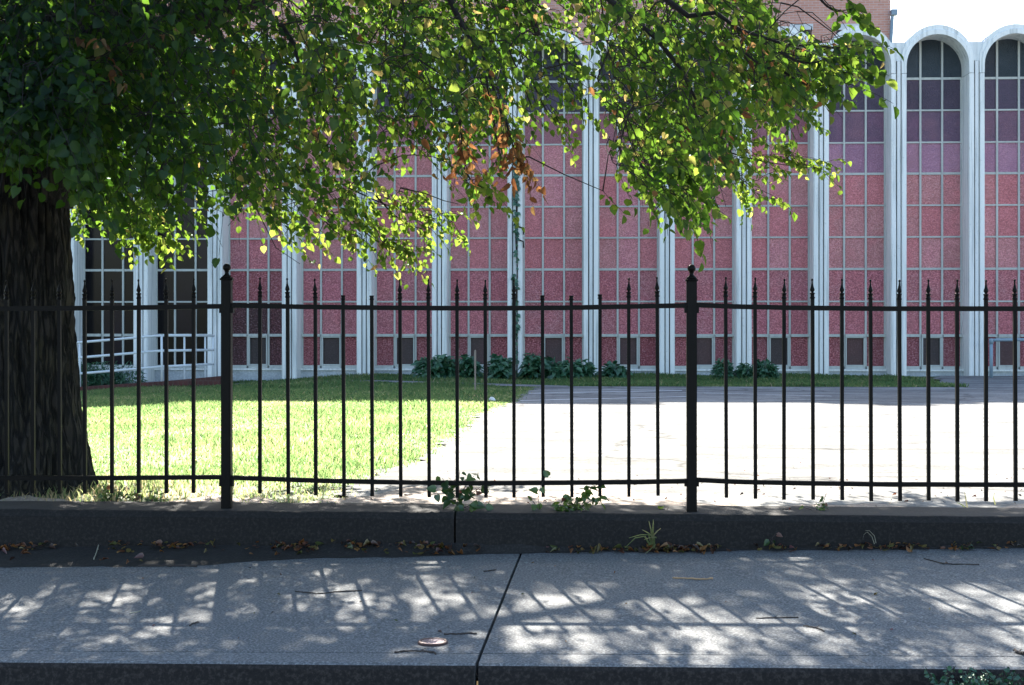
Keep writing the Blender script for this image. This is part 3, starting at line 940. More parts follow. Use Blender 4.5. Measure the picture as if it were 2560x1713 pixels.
def leaves_arrays(pos, axis, nrm, size, narrow=None, template=LV, curl=None):
    """vertex array (n, 12, 3) of leaves"""
    axis = norm(axis)
    side = norm(np.cross(axis, nrm))
    up = np.cross(side, axis)
    L = np.repeat(template[None], len(pos), 0).copy()
    if narrow is not None: L[:, :, 0] *= narrow[:, None]
    if curl is not None: L[:, :, 2] += curl[:, None] * (np.abs(L[:, :, 0]) * 0.7 - L[:, :, 1] ** 2 * 0.35)
    L *= size[:, None, None]
    return pos[:, None] + L[:, :, 0:1] * side[:, None] + L[:, :, 1:2] * axis[:, None] + L[:, :, 2:3] * up[:, None]

def leaves_mesh(name, pos, axis, nrm, size, tint, mat, narrow=None, curl=None):
    V = leaves_arrays(np.asarray(pos, float), np.asarray(axis, float), np.asarray(nrm, float), np.asarray(size, float), narrow, LV, curl)
    n = len(V)
    faces = (LF[None] + 12 * np.arange(n)[:, None, None]).reshape(-1)
    me = arrays_mesh(name, V.reshape(-1, 3), faces, np.full(6 * n, 4), np.repeat(tint, 12))
    me.materials.append(mat)
    return me

# ------------------------------------------------------------------ the lime tree
TY = 8.3
tree = empty('lime_tree', (-3.36, TY, -0.05))
tag(tree, 'old lime tree with thick ridged trunk and drooping leafy branches', 'tree')
EDG = [(1300, 268), (1256, 254), (1225, 236), (1198, 224), (1105, 211), (1002, 197), (868, 186), (734, 181), (600, 175), (469, 174), (380, 172), (300, 168), (150, 150), (-100, 120)]
EDG.sort()
def trunk_edge(z):
    d = TY
    y = HY - F * (z - EYE) / (TY / 0.985)
    x = float(np.interp(y, [e[0] for e in EDG], [e[1] for e in EDG]))
    return at(x, y, TY).x
def trunk_r(z):
    return 0.35 + 0.13 * math.exp(-z / 0.16) - 0.02 * clamp(z / 3) + (0.10 * clamp((z - 1.6) / 0.8))
bm = bmesh.new()
SEG, NZ = 220, 150
rings = []
for i in range(NZ + 1):
    z = -0.12 + 3.3 * i / NZ
    r = trunk_r(max(z, 0))
    cx = trunk_edge(max(z, -0.03)) - r - 0.052
    ring = []
    for k in range(SEG):
        a = 2 * PI * k / SEG
        d = Vector((math.cos(a), math.sin(a), 0))
        q = Vector((math.cos(a) * 8.5, math.sin(a) * 8.5, z * 2.4 + 0.25 * math.sin(a * 3)))
        rid = 1 - abs(noise.noise(q)) * 2.2
        rid2 = 1 - abs(noise.noise(q * 2.3 + Vector((9, 3, 1)))) * 2
        lobes = 0.05 * math.sin(5 * a + 1.1) * math.exp(-max(z, 0) / 0.3) + 0.018 * math.sin(3 * a + z)
        rr = r + lobes - 0.012 + 0.030 * rid + 0.012 * rid2 + 0.006 * noise.noise(q * 6)
        ring.append(bm.verts.new((cx + d.x * rr, TY + d.y * rr, z)))
    rings.append(ring)
for a, b in zip(rings, rings[1:]):
    for k in range(SEG): bm.faces.new((a[k], a[(k + 1) % SEG], b[(k + 1) % SEG], b[k]))
bm.faces.new(rings[-1])
part('trunk', bm_mesh(bm, 'trunk', True), tree, M['lime_bark'])

def bark_tube(name, pts, r0, r1, seg=40, steps=50, ridge=0.012):
    """curved limb with ridged bark"""
    pts = [Vector(p) for p in pts]
    bm = bmesh.new()
    def cat(t):
        s = t * (len(pts) - 1); i = min(int(s), len(pts) - 2); f = s - i
        p0, p1, p2, p3 = pts[max(i - 1, 0)], pts[i], pts[i + 1], pts[min(i + 2, len(pts) - 1)]
        return 0.5 * ((2 * p1) + (p2 - p0) * f + (2 * p0 - 5 * p1 + 4 * p2 - p3) * f * f + (3 * p1 - p0 - 3 * p2 + p3) * f ** 3)
    rg = []
    n = None
    for i in range(steps + 1):
        t = i / steps
        p = cat(t); tn = (cat(min(1, t + 0.01)) - cat(max(0, t - 0.01))).normalized()
        if n is None: n = tn.orthogonal().normalized()
        n = (n - tn * n.dot(tn)).normalized(); b = tn.cross(n)
        r = r0 + (r1 - r0) * t ** 0.8
        ring = []
        for k in range(seg):
            a = 2 * PI * k / seg
            q = Vector((math.cos(a) * 5, math.sin(a) * 5, t * 5))
            rr = r + ridge * (1 - abs(noise.noise(q + Vector((r0 * 90, 0, 0)))) * 2.2) * min(1, r / 0.08)
            ring.append(bm.verts.new(p + (n * math.cos(a) + b * math.sin(a)) * rr))
        rg.append(ring)
    for a, b in zip(rg, rg[1:]):
        for k in range(seg): bm.faces.new((a[k], a[(k + 1) % seg], b[(k + 1) % seg], b[k]))
    bm.faces.new(rg[0][::-1]); bm.faces.new(rg[-1])
    part(name, bm_mesh(bm, name, True), tree, M['lime_bark'])
    return [cat(i / 20) for i in range(21)]

LIMBS = []
def L(pts, r0, r1, **kw): LIMBS.append((bark_tube('limb', pts, r0, r1, **kw), r0, r1))
L([(-3.25, 8.3, 1.75), (-3.08, 8.28, 2.15), (-2.82, 8.3, 2.6), (-2.5, 8.4, 3.3), (-2.0, 8.6, 4.2), (-1.2, 8.9, 5.4)], 0.23, 0.10)
L([(-3.5, 8.3, 2.8), (-3.6, 8.2, 3.6), (-3.5, 8.5, 4.8), (-3.2, 9.2, 6.2)], 0.27, 0.09)
L([(-2.85, 8.3, 2.55), (-2.1, 8.6, 2.95), (-1.2, 9.0, 3.35), (0.0, 9.3, 3.6), (0.8, 9.2, 3.5)], 0.10, 0.022, seg=20)
L([(-2.6, 8.35, 3.1), (-1.8, 7.9, 3.35), (-0.8, 7.5, 3.4), (0.2, 7.3, 3.2), (0.9, 7.25, 2.98)], 0.085, 0.02, seg=20)
L([(-3.2, 8.4, 2.7), (-2.9, 9.4, 3.3), (-2.4, 10.6, 3.8), (-1.6, 11.8, 4.1), (-0.6, 12.6, 4.1)], 0.12, 0.03, seg=20)
L([(-3.3, 8.1, 2.6), (-3.0, 7.3, 3.1), (-2.2, 6.6, 3.3), (-1.4, 6.2, 3.1)], 0.09, 0.025, seg=20)
L([(-2.4, 8.45, 3.4), (-1.6, 9.8, 4.2), (-0.4, 11.0, 4.9), (1.0, 12.0, 5.2), (2.2, 12.4, 5.0)], 0.10, 0.03, seg=16)
L([(-3.5, 8.3, 4.2), (-3.6, 10.0, 5.2), (-3.2, 11.8, 5.6), (-2.6, 13.2, 5.4)], 0.10, 0.03, seg=16)
L([(-3.6, 8.2, 3.2), (-4.6, 8.6, 4.2), (-5.6, 9.6, 4.8), (-6.2, 11.0, 4.9)], 0.12, 0.03, seg=16)
NODES = [p for pts, r0, r1 in LIMBS for p in pts[4:]]

# ---- sprays: short drooping twigs with alternate leaves
S_pos, S_ax, S_nr, S_sz, S_ti, S_nw, S_cu = [], [], [], [], [], [], []
TWIGS = []      # polylines with radius
SPRAYS = []
def spray(P, d, length, n, ls, tint=None, droop=0.35, brown=0.0, lens=None, check=None):
    d = d / np.linalg.norm(d)
    ts = np.linspace(0.12, 1.0, n) + rng.uniform(-0.03, 0.03, n)
    kink = rng.normal(0, 0.05, 3)
    pts = P[None] + d[None] * (length * ts)[:, None] + np.array([0, 0, -droop * length])[None] * (ts ** 2)[:, None] + kink[None] * (np.sin(ts * 3) * length)[:, None]
    sd = np.cross(d, [0, 0, 1.0]); sd = sd / (np.linalg.norm(sd) + 1e-6)
    sign = np.where(np.arange(n) % 2 == 0, 1, -1)[:, None]
    ax = sd[None] * sign * 0.75 + d[None] * 0.45 + np.array([0, 0, -0.75])[None] + rng.normal(0, 0.38, (n, 3))
    ax = norm(ax)
    pet = pts + ax * (ls * 0.35)
    nr = np.array([0, 0, 0.9])[None] + d[None] * 0.5 + rng.normal(0, 0.55, (n, 3))
    sz = ls * rng.uniform(0.65, 1.15, n)
    tip = pet + ax * sz[:, None]
    if check is not None:
        ok = check(np.concatenate([tip, pet + ax * sz[:, None] * 0.5]))
        ok = ok[:n] & ok[n:]
        if ok.mean() < 0.72: return False
        keep = ok | ((rng.random(n) < 0.35) & (check is ok_main))
    else: keep = np.ones(n, bool)
    ti = rng.beta(1.6, 2.2, n) * 0.82
    r = rng.random(n)
    ti = np.where(r < 0.03, rng.uniform(0.9, 1.0, n), np.where(r < 0.075, rng.uniform(0.84, 0.92, n), ti))
    if tint is not None: ti = np.clip(ti * 0.5 + tint * 0.5, 0, 1)
    if brown > 0: ti = np.where(rng.random(n) < brown, rng.uniform(0.92, 1.0, n), ti)
    S_pos.append(pet[keep]); S_ax.append(ax[keep]); S_nr.append(nr[keep]); S_sz.append(sz[keep]); S_ti.append(ti[keep])
    S_nw.append(np.where(ti[keep] > 0.9, rng.uniform(0.35, 0.8, keep.sum()), rng.uniform(0.85, 1.08, keep.sum())))
    S_cu.append(np.where(ti[keep] > 0.9, rng.uniform(-1.2, 1.6, keep.sum()), rng.uniform(-0.1, 0.5, keep.sum())))
    q = np.concatenate([P[None], pts[::2], pts[-1:]])
    TWIGS.append((q, 0.0022, 0.001))
    SPRAYS.append((P.copy(), d.copy()))
    return True

def proj(p):
    d = -p[:, 0] * SY + p[:, 1] * CY
    return 1280 + F * (p[:, 0] * CY + p[:, 1] * SY) / d, HY - F * (p[:, 2] - EYE) / d
def outline(x):
    return np.interp(x, CXS, CYS)
def ok_main(p):
    x, y = proj(p)
    low = y < outline(x) + 6
    hi = (x < 1930) | (y > 92 + (x - 1985) * 0.08)
    gy = p[:, 1] - 1.418 * p[:, 2]
    return low & hi & (gy < 7.95)

def at_np(x, y, Y):
    v = at(x, y, Y); return np.array(v)

# density of the crown over the picture (how many sprays per area), by place
def crown_density(x, y):
    if x < 330: return 1.6 if y < 430 else 0.9
    if x < 1000: return 1.2
    if x < 1280: return 1.05
    if x < 1345: return 0.6
    if x < 1510: return 0.36 if y < 90 else 0.10
    if x < 1800: return 1.5
    if x < 1990: return 1.25
    return 0.55
tries = 0; placed = 0
while placed < 3200 and tries < 140000:
    tries += 1
    x = rng.uniform(-260, 2240); yb = float(outline(x)); y = rng.uniform(-140, yb)
    if rng.random() > crown_density(x, y) / 1.6: continue
    front = False
    u = rng.random()
    if x < 480 or (y < 190 and x < 900): pf, pm = 0.45, 0.22
    elif x < 1300: pf, pm = 0.15, 0.13
    else: pf, pm = 0.32, 0.16
    if x < 200 and y > 150: Y = rng.uniform(6.3, 7.6)
    elif u < pf: Y = rng.uniform(6.5, 8.3); front = True
    elif u < pf + pm: Y = rng.uniform(8.3, 10.0); front = True
    else:           # the sunny far side of the crown, its lower boughs reaching further out
        k = (800 - y) / F
        Y = min(12.8, (6.75 + 0.8 * max(0, y) / 600 + rng.uniform(-0.45, 0.3) + 1.418) / (1 - 1.418 * k))
    P = at_np(x, y, Y)
    if front and P[1] - 1.418 * P[2] > 7.52: continue
    if front and x > 200 and noise.noise(Vector(P) * 1.7) + 0.3 * noise.noise(Vector(P) * 4) < (-0.14 if x < 480 else (-0.02 if x < 1300 else 0.0)): continue   # boughs with gaps between
    if not front and 480 < x < 1340 and y > 120 and noise.noise(Vector(P) * 1.5 + Vector((7, 3, 9))) < 0.0: continue
    out = np.array([P[0] + 3.0, (P[1] - TY) * 0.6, 0.0]); out /= (np.linalg.norm(out) + 1e-6)
    d = out * 0.7 + np.array([0, 0, -0.45]) + rng.normal(0, 0.45, 3)
    n = int(rng.integers(9, 16))
    ls = rng.uniform(0.036, 0.056)
    brown = 0.0
    if spray(P, d, rng.uniform(0.32, 0.6), n, ls, 0.0 if (x < 520 and front) or x < 200 else None, 0.4, brown, check=ok_main): placed += 1  # front leaves at left take the darkest tint: crown shade painted in

# long low sprays that hang clear of the crown, seen against the windows
def bough(px0, py0, px1, py1, Y0, Y1, cnt, spread, tint=0.72, ls=0.05, brown=0.0, droop=0.2):
    a, b = at_np(px0, py0, Y0), at_np(px1, py1, Y1)
    TWIGS.append((np.array([a + (b - a) * t + np.array([0, 0, -0.06 * math.sin(PI * t)]) for t in lin(0, 1, 9)]), 0.008, 0.0018))
    SPRAYS.append((a, b - a))
    for i in range(cnt):
        t = (i + rng.random()) / cnt
        P = a + (b - a) * t + rng.normal(0, spread * (1.1 - 0.7 * t), 3)
        d = (b - a) / np.linalg.norm(b - a) + rng.normal(0, 0.45, 3)
        spray(P, d, rng.uniform(0.16, 0.32), int(rng.integers(6, 11)), ls * rng.uniform(0.85, 1.15), tint + rng.uniform(-0.15, 0.1), droop, brown)
bough(800, 430, 1130, 555, 10.9, 10.8, 34, 0.075, 0.80)  # high tints paint backlit brightness into the low sprays
bough(860, 530, 1030, 640, 10.6, 10.5, 20, 0.06, 0.82)
bough(780, 510, 900, 610, 10.6, 10.5, 16, 0.09, 0.78)
bough(600, 480, 760, 570, 10.8, 10.7, 16, 0.09, 0.76)
bough(940, 490, 1070, 575, 10.8, 10.8, 12, 0.06, 0.82)
bough(1690, 330, 2055, 422, 11.0, 11.0, 34, 0.08, 0.76)
bough(1780, 370, 1900, 470, 10.8, 10.8, 20, 0.09, 0.7)
bough(1700, 250, 1990, 300, 11.2, 11.2, 18, 0.1, 0.74)
bough(1960, 180, 2110, 190, 7.2, 7.1, 8, 0.05, 0.45, 0.056)
bough(1950, 130, 2100, 125, 7.0, 7.0, 7, 0.05, 0.5, 0.056)
bough(2030, -30, 2130, 20, 7.4, 7.4, 5, 0.06, 0.35, 0.058)
bough(230, 480, 375, 585, 10.7, 10.6, 28, 0.085, 0.82)
bough(300, 500, 420, 580, 10.7, 10.6, 16, 0.08, 0.80)
bough(205, 400, 210, 540, 10.9, 10.8, 14, 0.06, 0.76, 0.045)
bough(1330, 200, 1400, 310, 11.0, 10.9, 8, 0.05, 0.7)
bough(1395, 150, 1460, 255, 11.2, 11.1, 8, 0.05, 0.7)
bough(1230, 260, 1255, 400, 8.9, 8.8, 7, 0.06, 0.8, 0.05)
bough(1160, 420, 1225, 475, 9.6, 9.5, 8, 0.05, 0.75, 0.056)
bough(1600, 410, 1735, 490, 7.6, 7.5, 20, 0.09, 0.45, 0.052)
bough(1540, 350, 1620, 445, 8.6, 8.5, 16, 0.1, 0.6, 0.052)
# withered bunches
bough(1140, 250, 1165, 360, 7.8, 7.8, 7, 0.05, 0.97, 0.05, 0.95)
bough(1265, 300, 1300, 375, 7.9, 7.9, 8, 0.045, 0.98, 0.055, 1.0)
bough(1215, 190, 1230, 230, 8.0, 8.0, 4, 0.04, 0.96, 0.05, 0.9)
bough(1850, 120, 1990, 160, 7.3, 7.2, 5, 0.05, 0.95, 0.05, 0.6)
bough(140, 130, 300, 110, 6.6, 6.6, 5, 0.06, 0.9, 0.055, 0.55)
n_visible = sum(len(a) for a in S_pos)

def ok_upper(p):
    x, y = proj(p)
    return (y < -25) | ((x < 1200) & (p[:, 1] > 8.5))
# upper crown, above the picture: what shades the pavement
cl = np.stack([(np.arange(1024) % 32 + rng.random(1024)) / 32, (np.arange(1024) // 32 + rng.random(1024)) / 32, rng.random(1024)], 1)
placed = 0; tries = 0
while placed < 3350 and tries < 80000:
    tries += 1
    c = cl[int(rng.integers(0, len(cl)))]
    gx = -7.2 + 12.4 * c[0] + rng.normal(0, 0.16)
    gy = 1.6 + 5.3 * c[1] + rng.normal(0, 0.12)
    if gy > 6.9 or (gy > 5.6 and rng.random() < 0.45): continue
    # lighter towards the right end of the pavement
    if gx > -0.3 and rng.random() < 0.42: continue
    zmin = (1 + 0.2334 * gy) / (1 - 0.2334 * 1.418) + 0.25
    z = zmin + (5.9 - zmin) * clamp(c[2] + rng.normal(0, 0.06))
    P = np.array([gx - 0.327 * z, gy + 1.418 * z, z])
    d = np.array([P[0] + 3.2, P[1] - TY, 0.5]); d = d / np.linalg.norm(d) + rng.normal(0, 0.6, 3)
    if spray(P, d, rng.uniform(0.3, 0.55), int(rng.integers(10, 16)), rng.uniform(0.06, 0.08), None, 0.3, check=ok_upper): placed += 1

pos = np.concatenate(S_pos); ax = np.concatenate(S_ax); nr = np.concatenate(S_nr); sz = np.concatenate(S_sz)
ti = np.concatenate(S_ti); nw = np.concatenate(S_nw); cu = np.concatenate(S_cu)
# the 300 leaves that show largest: nearest ones inside the picture, spread over the crown
px, py = proj(pos)
dep = -pos[:, 0] * SY + pos[:, 1] * CY
inside = (px > 10) & (px < 2550) & (py > 10) & (np.arange(len(pos)) < n_visible)
size_px = np.where(inside, sz / dep, 0)
cell = (px // 70).astype(int) * 1000 + (py // 55).astype(int)
order = np.argsort(-size_px)
pick, cnt = [], {}
for i in order:
    if size_px[i] <= 0: break
    k = int(cell[i])
    if cnt.get(k, 0) >= 3: continue
    cnt[k] = cnt.get(k, 0) + 1
    pick.append(int(i))
    if len(pick) == 300: break
pickset = np.zeros(len(pos), bool); pickset[pick] = True
rest = ~pickset
crown_me = leaves_mesh('crown', pos[rest], ax[rest], nr[rest], sz[rest], ti[rest], M['lime_leaf'], nw[rest], cu[rest])
crown = part('crown', crown_me, tree); crown['kind'] = 'stuff'
LEAFM = {}
for i in pick:
    key = (int(ti[i] * 9), 0 if nw[i] > 0.82 else 1)
    if key not in LEAFM:
        LEAFM[key] = leaves_mesh('leaf', [(0, 0, 0)], [(0, 1, 0)], [(0, 0, 1)], [1.0], np.array([ti[i]]), M['lime_leaf'],
                                 np.array([nw[i]]), np.array([cu[i]]))
    a = norm(ax[i]); s = norm(np.cross(a, nr[i])); u = np.cross(s, a)
    o = link('leaf', LEAFM[key])
    mw = Matrix(((s[0], a[0], u[0], pos[i, 0]), (s[1], a[1], u[1], pos[i, 1]), (s[2], a[2], u[2], pos[i, 2]), (0, 0, 0, 1))) @ Matrix.Scale(sz[i], 4)
    o.parent = tree
    o.matrix_parent_inverse = Matrix.Translation(-Vector(tree.location))
    o.matrix_basis = mw

# twigs: join every spray to the limbs by thin branchlets
nodes = np.array([tuple(p) for p in NODES])
nrad = [0.02] * len(nodes)
order = np.argsort([np.linalg.norm(s[0] - np.array([-3.1, 8.3, 2.6])) for s in SPRAYS])
extra = []
allnodes = nodes.copy()
buf = [allnodes]
for idx in order:
    P, d = SPRAYS[idx]
    dist = np.linalg.norm(allnodes - P, axis=1)
    j = int(np.argmin(dist)); D = dist[j]
    A = allnodes[j]
    if D > 0.05:
        m1 = A + (P - A) * 0.35 + np.array([0, 0, 0.10 * D]) + rng.normal(0, 0.05 * D, 3)
        m2 = A + (P - A) * 0.7 + np.array([0, 0, 0.08 * D]) + rng.normal(0, 0.05 * D, 3)
        r = 0.0028 + 0.0045 * min(1.0, D)
        TWIGS.append((np.array([A, m1, m2, P]), r, 0.0024))
        allnodes = np.concatenate([allnodes, [m1, m2, P]])
Vt, Ft = [], []
base = 0
for q, r0, r1 in TWIGS:
    n = len(q)
    t = np.gradient(q, axis=0); t = norm(t)
    ref = np.array([0.3, 0.9, 0.31])
    a = norm(np.cross(t, ref)); b = np.cross(t, a)
    rr = np.linspace(r0, r1, n)
    ring = np.stack([q + (a * math.cos(k) + b * math.sin(k)) * rr[:, None] for k in (0, 2 * PI / 4, PI, 3 * PI / 2)], 1)
    Vt.append(ring.reshape(-1, 3))
    i = np.arange(n - 1)[:, None]; k = np.arange(4)[None]
    f = np.stack([base + i * 4 + k, base + i * 4 + (k + 1) % 4, base + (i + 1) * 4 + (k + 1) % 4, base + (i + 1) * 4 + k], -1)
    Ft.append(f.reshape(-1)); base += n * 4
Ft = np.concatenate(Ft)
tw = arrays_mesh('twigs', np.concatenate(Vt), Ft, np.full(len(Ft) // 4, 4))
tw.materials.append(M['twig_bark'])
o = part('twigs', tw, tree); o['kind'] = 'stuff'
# darker bare boughs that show between the leaves
def bare(pxs, r0, r1):
    bm = bmesh.new()
    pts = [at(*p) for p in pxs]
    n = len(pts)
    tube(bm, pts, [r0 + (r1 - r0) * i / (n - 1) for i in range(n)], 8)
    part('branch', bm_mesh(bm, 'branch', True), tree, M['twig_bark'])
bare([(1100, -60, 8.3), (1130, 10, 8.3), (1160, 75, 8.3), (1205, 125, 8.2), (1230, 210, 8.2), (1258, 300, 8.1)], 0.022, 0.006)
bare([(1300, -60, 8.6), (1325, 20, 8.6), (1345, 90, 8.6)], 0.024, 0.018)
bare([(1345, 90, 8.6), (1310, 75, 8.6), (1270, 120, 8.5), (1300, 190, 8.5), (1330, 270, 8.4)], 0.010, 0.003)
bare([(1480, -40, 7.6), (1560, 30, 7.5), (1640, 95, 7.4), (1700, 170, 7.4), (1740, 250, 7.4)], 0.02, 0.007)
bare([(1640, -20, 7.3), (1720, 40, 7.3), (1790, 32, 7.3), (1850, 75, 7.2), (1960, 110, 7.1), (2100, 120, 7.0)], 0.017, 0.004)
bare([(700, 60, 8.8), (735, 110, 8.8), (750, 170, 8.7), (690, 150, 8.6)], 0.02, 0.006)
bare([(300, 270, 8.0), (330, 330, 8.0), (380, 380, 7.9), (450, 450, 7.8)], 0.012, 0.004)
bare([(620, 480, 8.6), (660, 560, 8.6), (690, 620, 8.6), (750, 660, 8.6)], 0.004, 0.0015)
bare([(620, 480, 8.6), (600, 530, 8.6), (570, 565, 8.5)], 0.004, 0.0015)
bare([(1000, 470, 9.8), (1060, 483, 9.8), (1110, 502, 9.8), (1145, 510, 9.8)], 0.005, 0.002)

# ------------------------------------------------------------------ grass (one mass)
def blades(n, xr_, yr_, hmean, name, keep):
    X = rng.uniform(*xr_, n); Y = yr_[0] + (yr_[1] - yr_[0]) * rng.random(n) ** 1.25
    k = keep(X, Y); X, Y = X[k], Y[k]; n = len(X)
    Z = gzv(X, Y) - 0.012
    h = hmean * rng.uniform(0.5, 1.5, n) * (1 + 0.35 * np.sin(X * 2.1 + 1.3 * np.sin(Y * 1.7)) )
    a = rng.uniform(0, 2 * PI, n)
    w = rng.uniform(0.0025, 0.005, n) * (0.7 + Y / 14)
    lean = rng.normal(0, 0.45, (n, 2)) * h[:, None]
    b0 = np.stack([X - np.cos(a) * w, Y - np.sin(a) * w, Z], 1)
    b1 = np.stack([X + np.cos(a) * w, Y + np.sin(a) * w, Z], 1)
    m0 = np.stack([X - np.cos(a) * w * 0.7 + lean[:, 0] * 0.35, Y - np.sin(a) * w * 0.7 + lean[:, 1] * 0.35, Z + h * 0.6], 1)
    m1 = np.stack([X + np.cos(a) * w * 0.7 + lean[:, 0] * 0.35, Y + np.sin(a) * w * 0.7 + lean[:, 1] * 0.35, Z + h * 0.6], 1)
    tp = np.stack([X + lean[:, 0], Y + lean[:, 1], Z + h], 1)
    V = np.stack([b0, b1, m1, m0, tp], 1).reshape(-1, 3)
    i = np.arange(n)[:, None] * 5
    f = np.concatenate([i + np.array([[0, 1, 2, 3]]), i + np.array([[3, 2, 4]])], 1).reshape(-1)
    lt = np.tile([4, 3], n)
    patch = np.sin(X * 1.3 + 2 * np.sin(Y * 0.7)) * np.sin(Y * 1.1 + 1.7 * np.sin(X * 0.9)) + 0.6 * np.sin(X * 4.1 + Y * 2.3) * np.sin(Y * 3.3 - X)
    dry = np.clip(patch * 0.35, 0, 0.4) + np.clip((9.3 - Y) * 0.35, 0, 0.5)
    ti = np.clip(rng.beta(2, 2, n) * 0.75 + np.where(rng.random(n) < 0.07, 0.4, 0) + dry * rng.random(n) * 1.3, 0, 1)
    me = arrays_mesh(name, V, f, lt, np.repeat(ti, 5))
    me.materials.append(M['grass_blade'])
    o = link(name, me); o['kind'] = 'stuff'
    return o
edge_np = lambda Y: np.interp(Y, EY, EX)
pth = lambda X, Y: np.abs(Y - (pa.y + (pb.y - pa.y) * (X - pa.x) / (pb.x - pa.x))) < 0.5
def keep_lawn(X, Y):
    k = (X < edge_np(Y) + rng.normal(0, 0.06, len(X))) & ~((Y > LOT_FAR - 3) & (X > pa.x) & pth(X, Y)) & (X > -0.52 * Y)
    k &= rng.random(len(X)) < np.clip((Y - 7.5) / 1.2, 0.1, 1)
    return k
g = blades(300000, (-13, 0.2), (7.62, LOT_FAR), 0.036, 'grass', keep_lawn)
tag(g, 'short mown green lawn between the tree and the parking lot', 'grass')
def keep_strip(X, Y):
    return (~pth(X, Y) | (X > pb.x) | (X < pa.x)) & (Y < 29.33) & ((X > at(551, 940, RY).x) | (Y < RY))
g = blades(80000, (-12, xr + 0.4), (LOT_FAR - 0.05, 29.3), 0.055, 'grass', keep_strip)
tag(g, 'shaded strip of dark green grass along the foot of the arches', 'grass')

# ------------------------------------------------------------------ shrubs and small plants
def clump(name, label, cat, px0, px1, ytop, ybase, Y, n, ls, mat='shrub_leaf', narrow=0.7, depth=0.5, group=None, seed=0, hole=0.0):
    """leafy mound: stems from the base, leaves spread through its volume"""
    r_ = np.random.default_rng(100 + seed)
    a, b = at(px0, ybase, Y), at(px1, ybase, Y)
    zt = at((px0 + px1) / 2, ytop, Y).z
    cx, hw = (a.x + b.x) / 2, (b.x - a.x) / 2
    zb = gz(cx, Y) - 0.02
    root = empty(name, (cx, Y, zb))
    tag(root, label, cat, group)
    m = max(5, int(hw * 11))
    lob = [(cx + hw * r_.uniform(-0.85, 0.85), Y + r_.uniform(-0.6, 0.6) * depth, r_.uniform(0.6, 1.0)) for _ in range(m)]
    pos, ax, nr, sz, ti = [], [], [], [], []
    for i in range(n):
        l = lob[int(r_.integers(0, m))]
        d = r_.normal(0, 1, 3); d /= np.linalg.norm(d); d[2] = abs(d[2])
        rr = r_.uniform(0.55, 1.0)
        w = hw * 0.27
        H = (zt - zb) * l[2]
        p = np.array([l[0] + d[0] * w * rr, l[1] + d[1] * depth * 0.5 * rr, zb + 0.03 + H * (0.10 + 0.88 * d[2] * rr)])
        pos.append(p)
        ax.append(np.array([d[0], d[1], 0.15 - 0.5 * r_.random()]) + r_.normal(0, 0.35, 3))
        nr.append(np.array([0, -0.3, 1.0]) + d * 0.4 + r_.normal(0, 0.35, 3))
        sz.append(ls * r_.uniform(0.6, 1.2)); ti.append(r_.beta(2, 2))
    me = leaves_mesh('foliage', pos, ax, nr, sz, np.array(ti), M[mat], np.full(n, narrow), np.full(n, 0.3))
    o = part('foliage', me, root); o['kind'] = 'stuff'
    bm = bmesh.new()
    for l in lob:
        for _ in range(3):
            tube(bm, [(l[0] + r_.uniform(-.04, .04), l[1], zb), (l[0] + r_.uniform(-.1, .1) , l[1] + r_.uniform(-.1, .1), zb + (zt - zb) * l[2] * 0.7)], [0.008, 0.004], 5)
    o = part('stems', bm_mesh(bm, 'stems'), root, M['stem_green']); o['kind'] = 'stuff'
    return root
clump('hosta_clump', 'dark green leafy clump at the foot of the windows left of the metal stake', 'shrub', 1008, 1198, 884, 948, 27.1, 760, 0.14, seed=1)
clump('hosta_clump', 'dark leafy clump below the vine-hung pilaster, middle of three in a row', 'shrub', 1206, 1372, 884, 950, 27.1, 720, 0.14, seed=2)
clump('hosta_clump', 'dark leafy clump at the right end of the row of three clumps', 'shrub', 1362, 1572, 892, 950, 27.1, 800, 0.135, seed=3)
clump('round_shrub', 'round dark green shrub at the foot of the windows right of the post', 'shrub', 1772, 1956, 892, 950, 27.1, 2200, 0.09, narrow=0.55, seed=4)
clump('juniper_bush', 'low dark evergreen bush behind the white ramp railing', 'shrub', 120, 372, 892, 966, 28.6, 2600, 0.09, narrow=0.3, seed=5, depth=0.6)

# ivy climbing the pilaster
vine = empty('ivy_vine', at(1291, 930, FR - 0.02)); tag(vine, 'thin dark ivy vine climbing a pale pilaster near the middle', 'vine')
bm = bmesh.new()
vp = [at(1291 + 2.0 * math.sin(y * 0.03), y, FR - 0.012) for y in range(930, 330, -12)]
tube(bm, vp, 0.012, 6)
for yy, in ((565,), (598,)):
    tube(bm, [at(1291, yy, FR - 0.012), at(1300, yy + 3, FR - 0.012), at(1308, yy + 6, FR - 0.012), at(1309, yy + 22, FR - 0.012)], 0.016, 6)
part('stem', bm_mesh(bm, 'stem'), vine, M['twig_bark'])
n = 150
yy = np.where(rng.random(n) < 0.6, rng.uniform(380, 500, n), rng.uniform(500, 920, n))
pos = np.array([at(1291 + rng.normal(0, 2.2), y, FR - 0.03) for y in yy])
me = leaves_mesh('leaves', pos, np.stack([rng.normal(0, 0.8, n), np.full(n, -0.15), np.full(n, -0.5)], 1), np.tile([[0, -1, 0.3]], (n, 1)) + rng.normal(0, 0.3, (n, 3)),
                 rng.uniform(0.05, 0.09, n), rng.beta(2, 3, n), M['shrub_leaf'])
o = part('leaves', me, vine); o['kind'] = 'stuff'

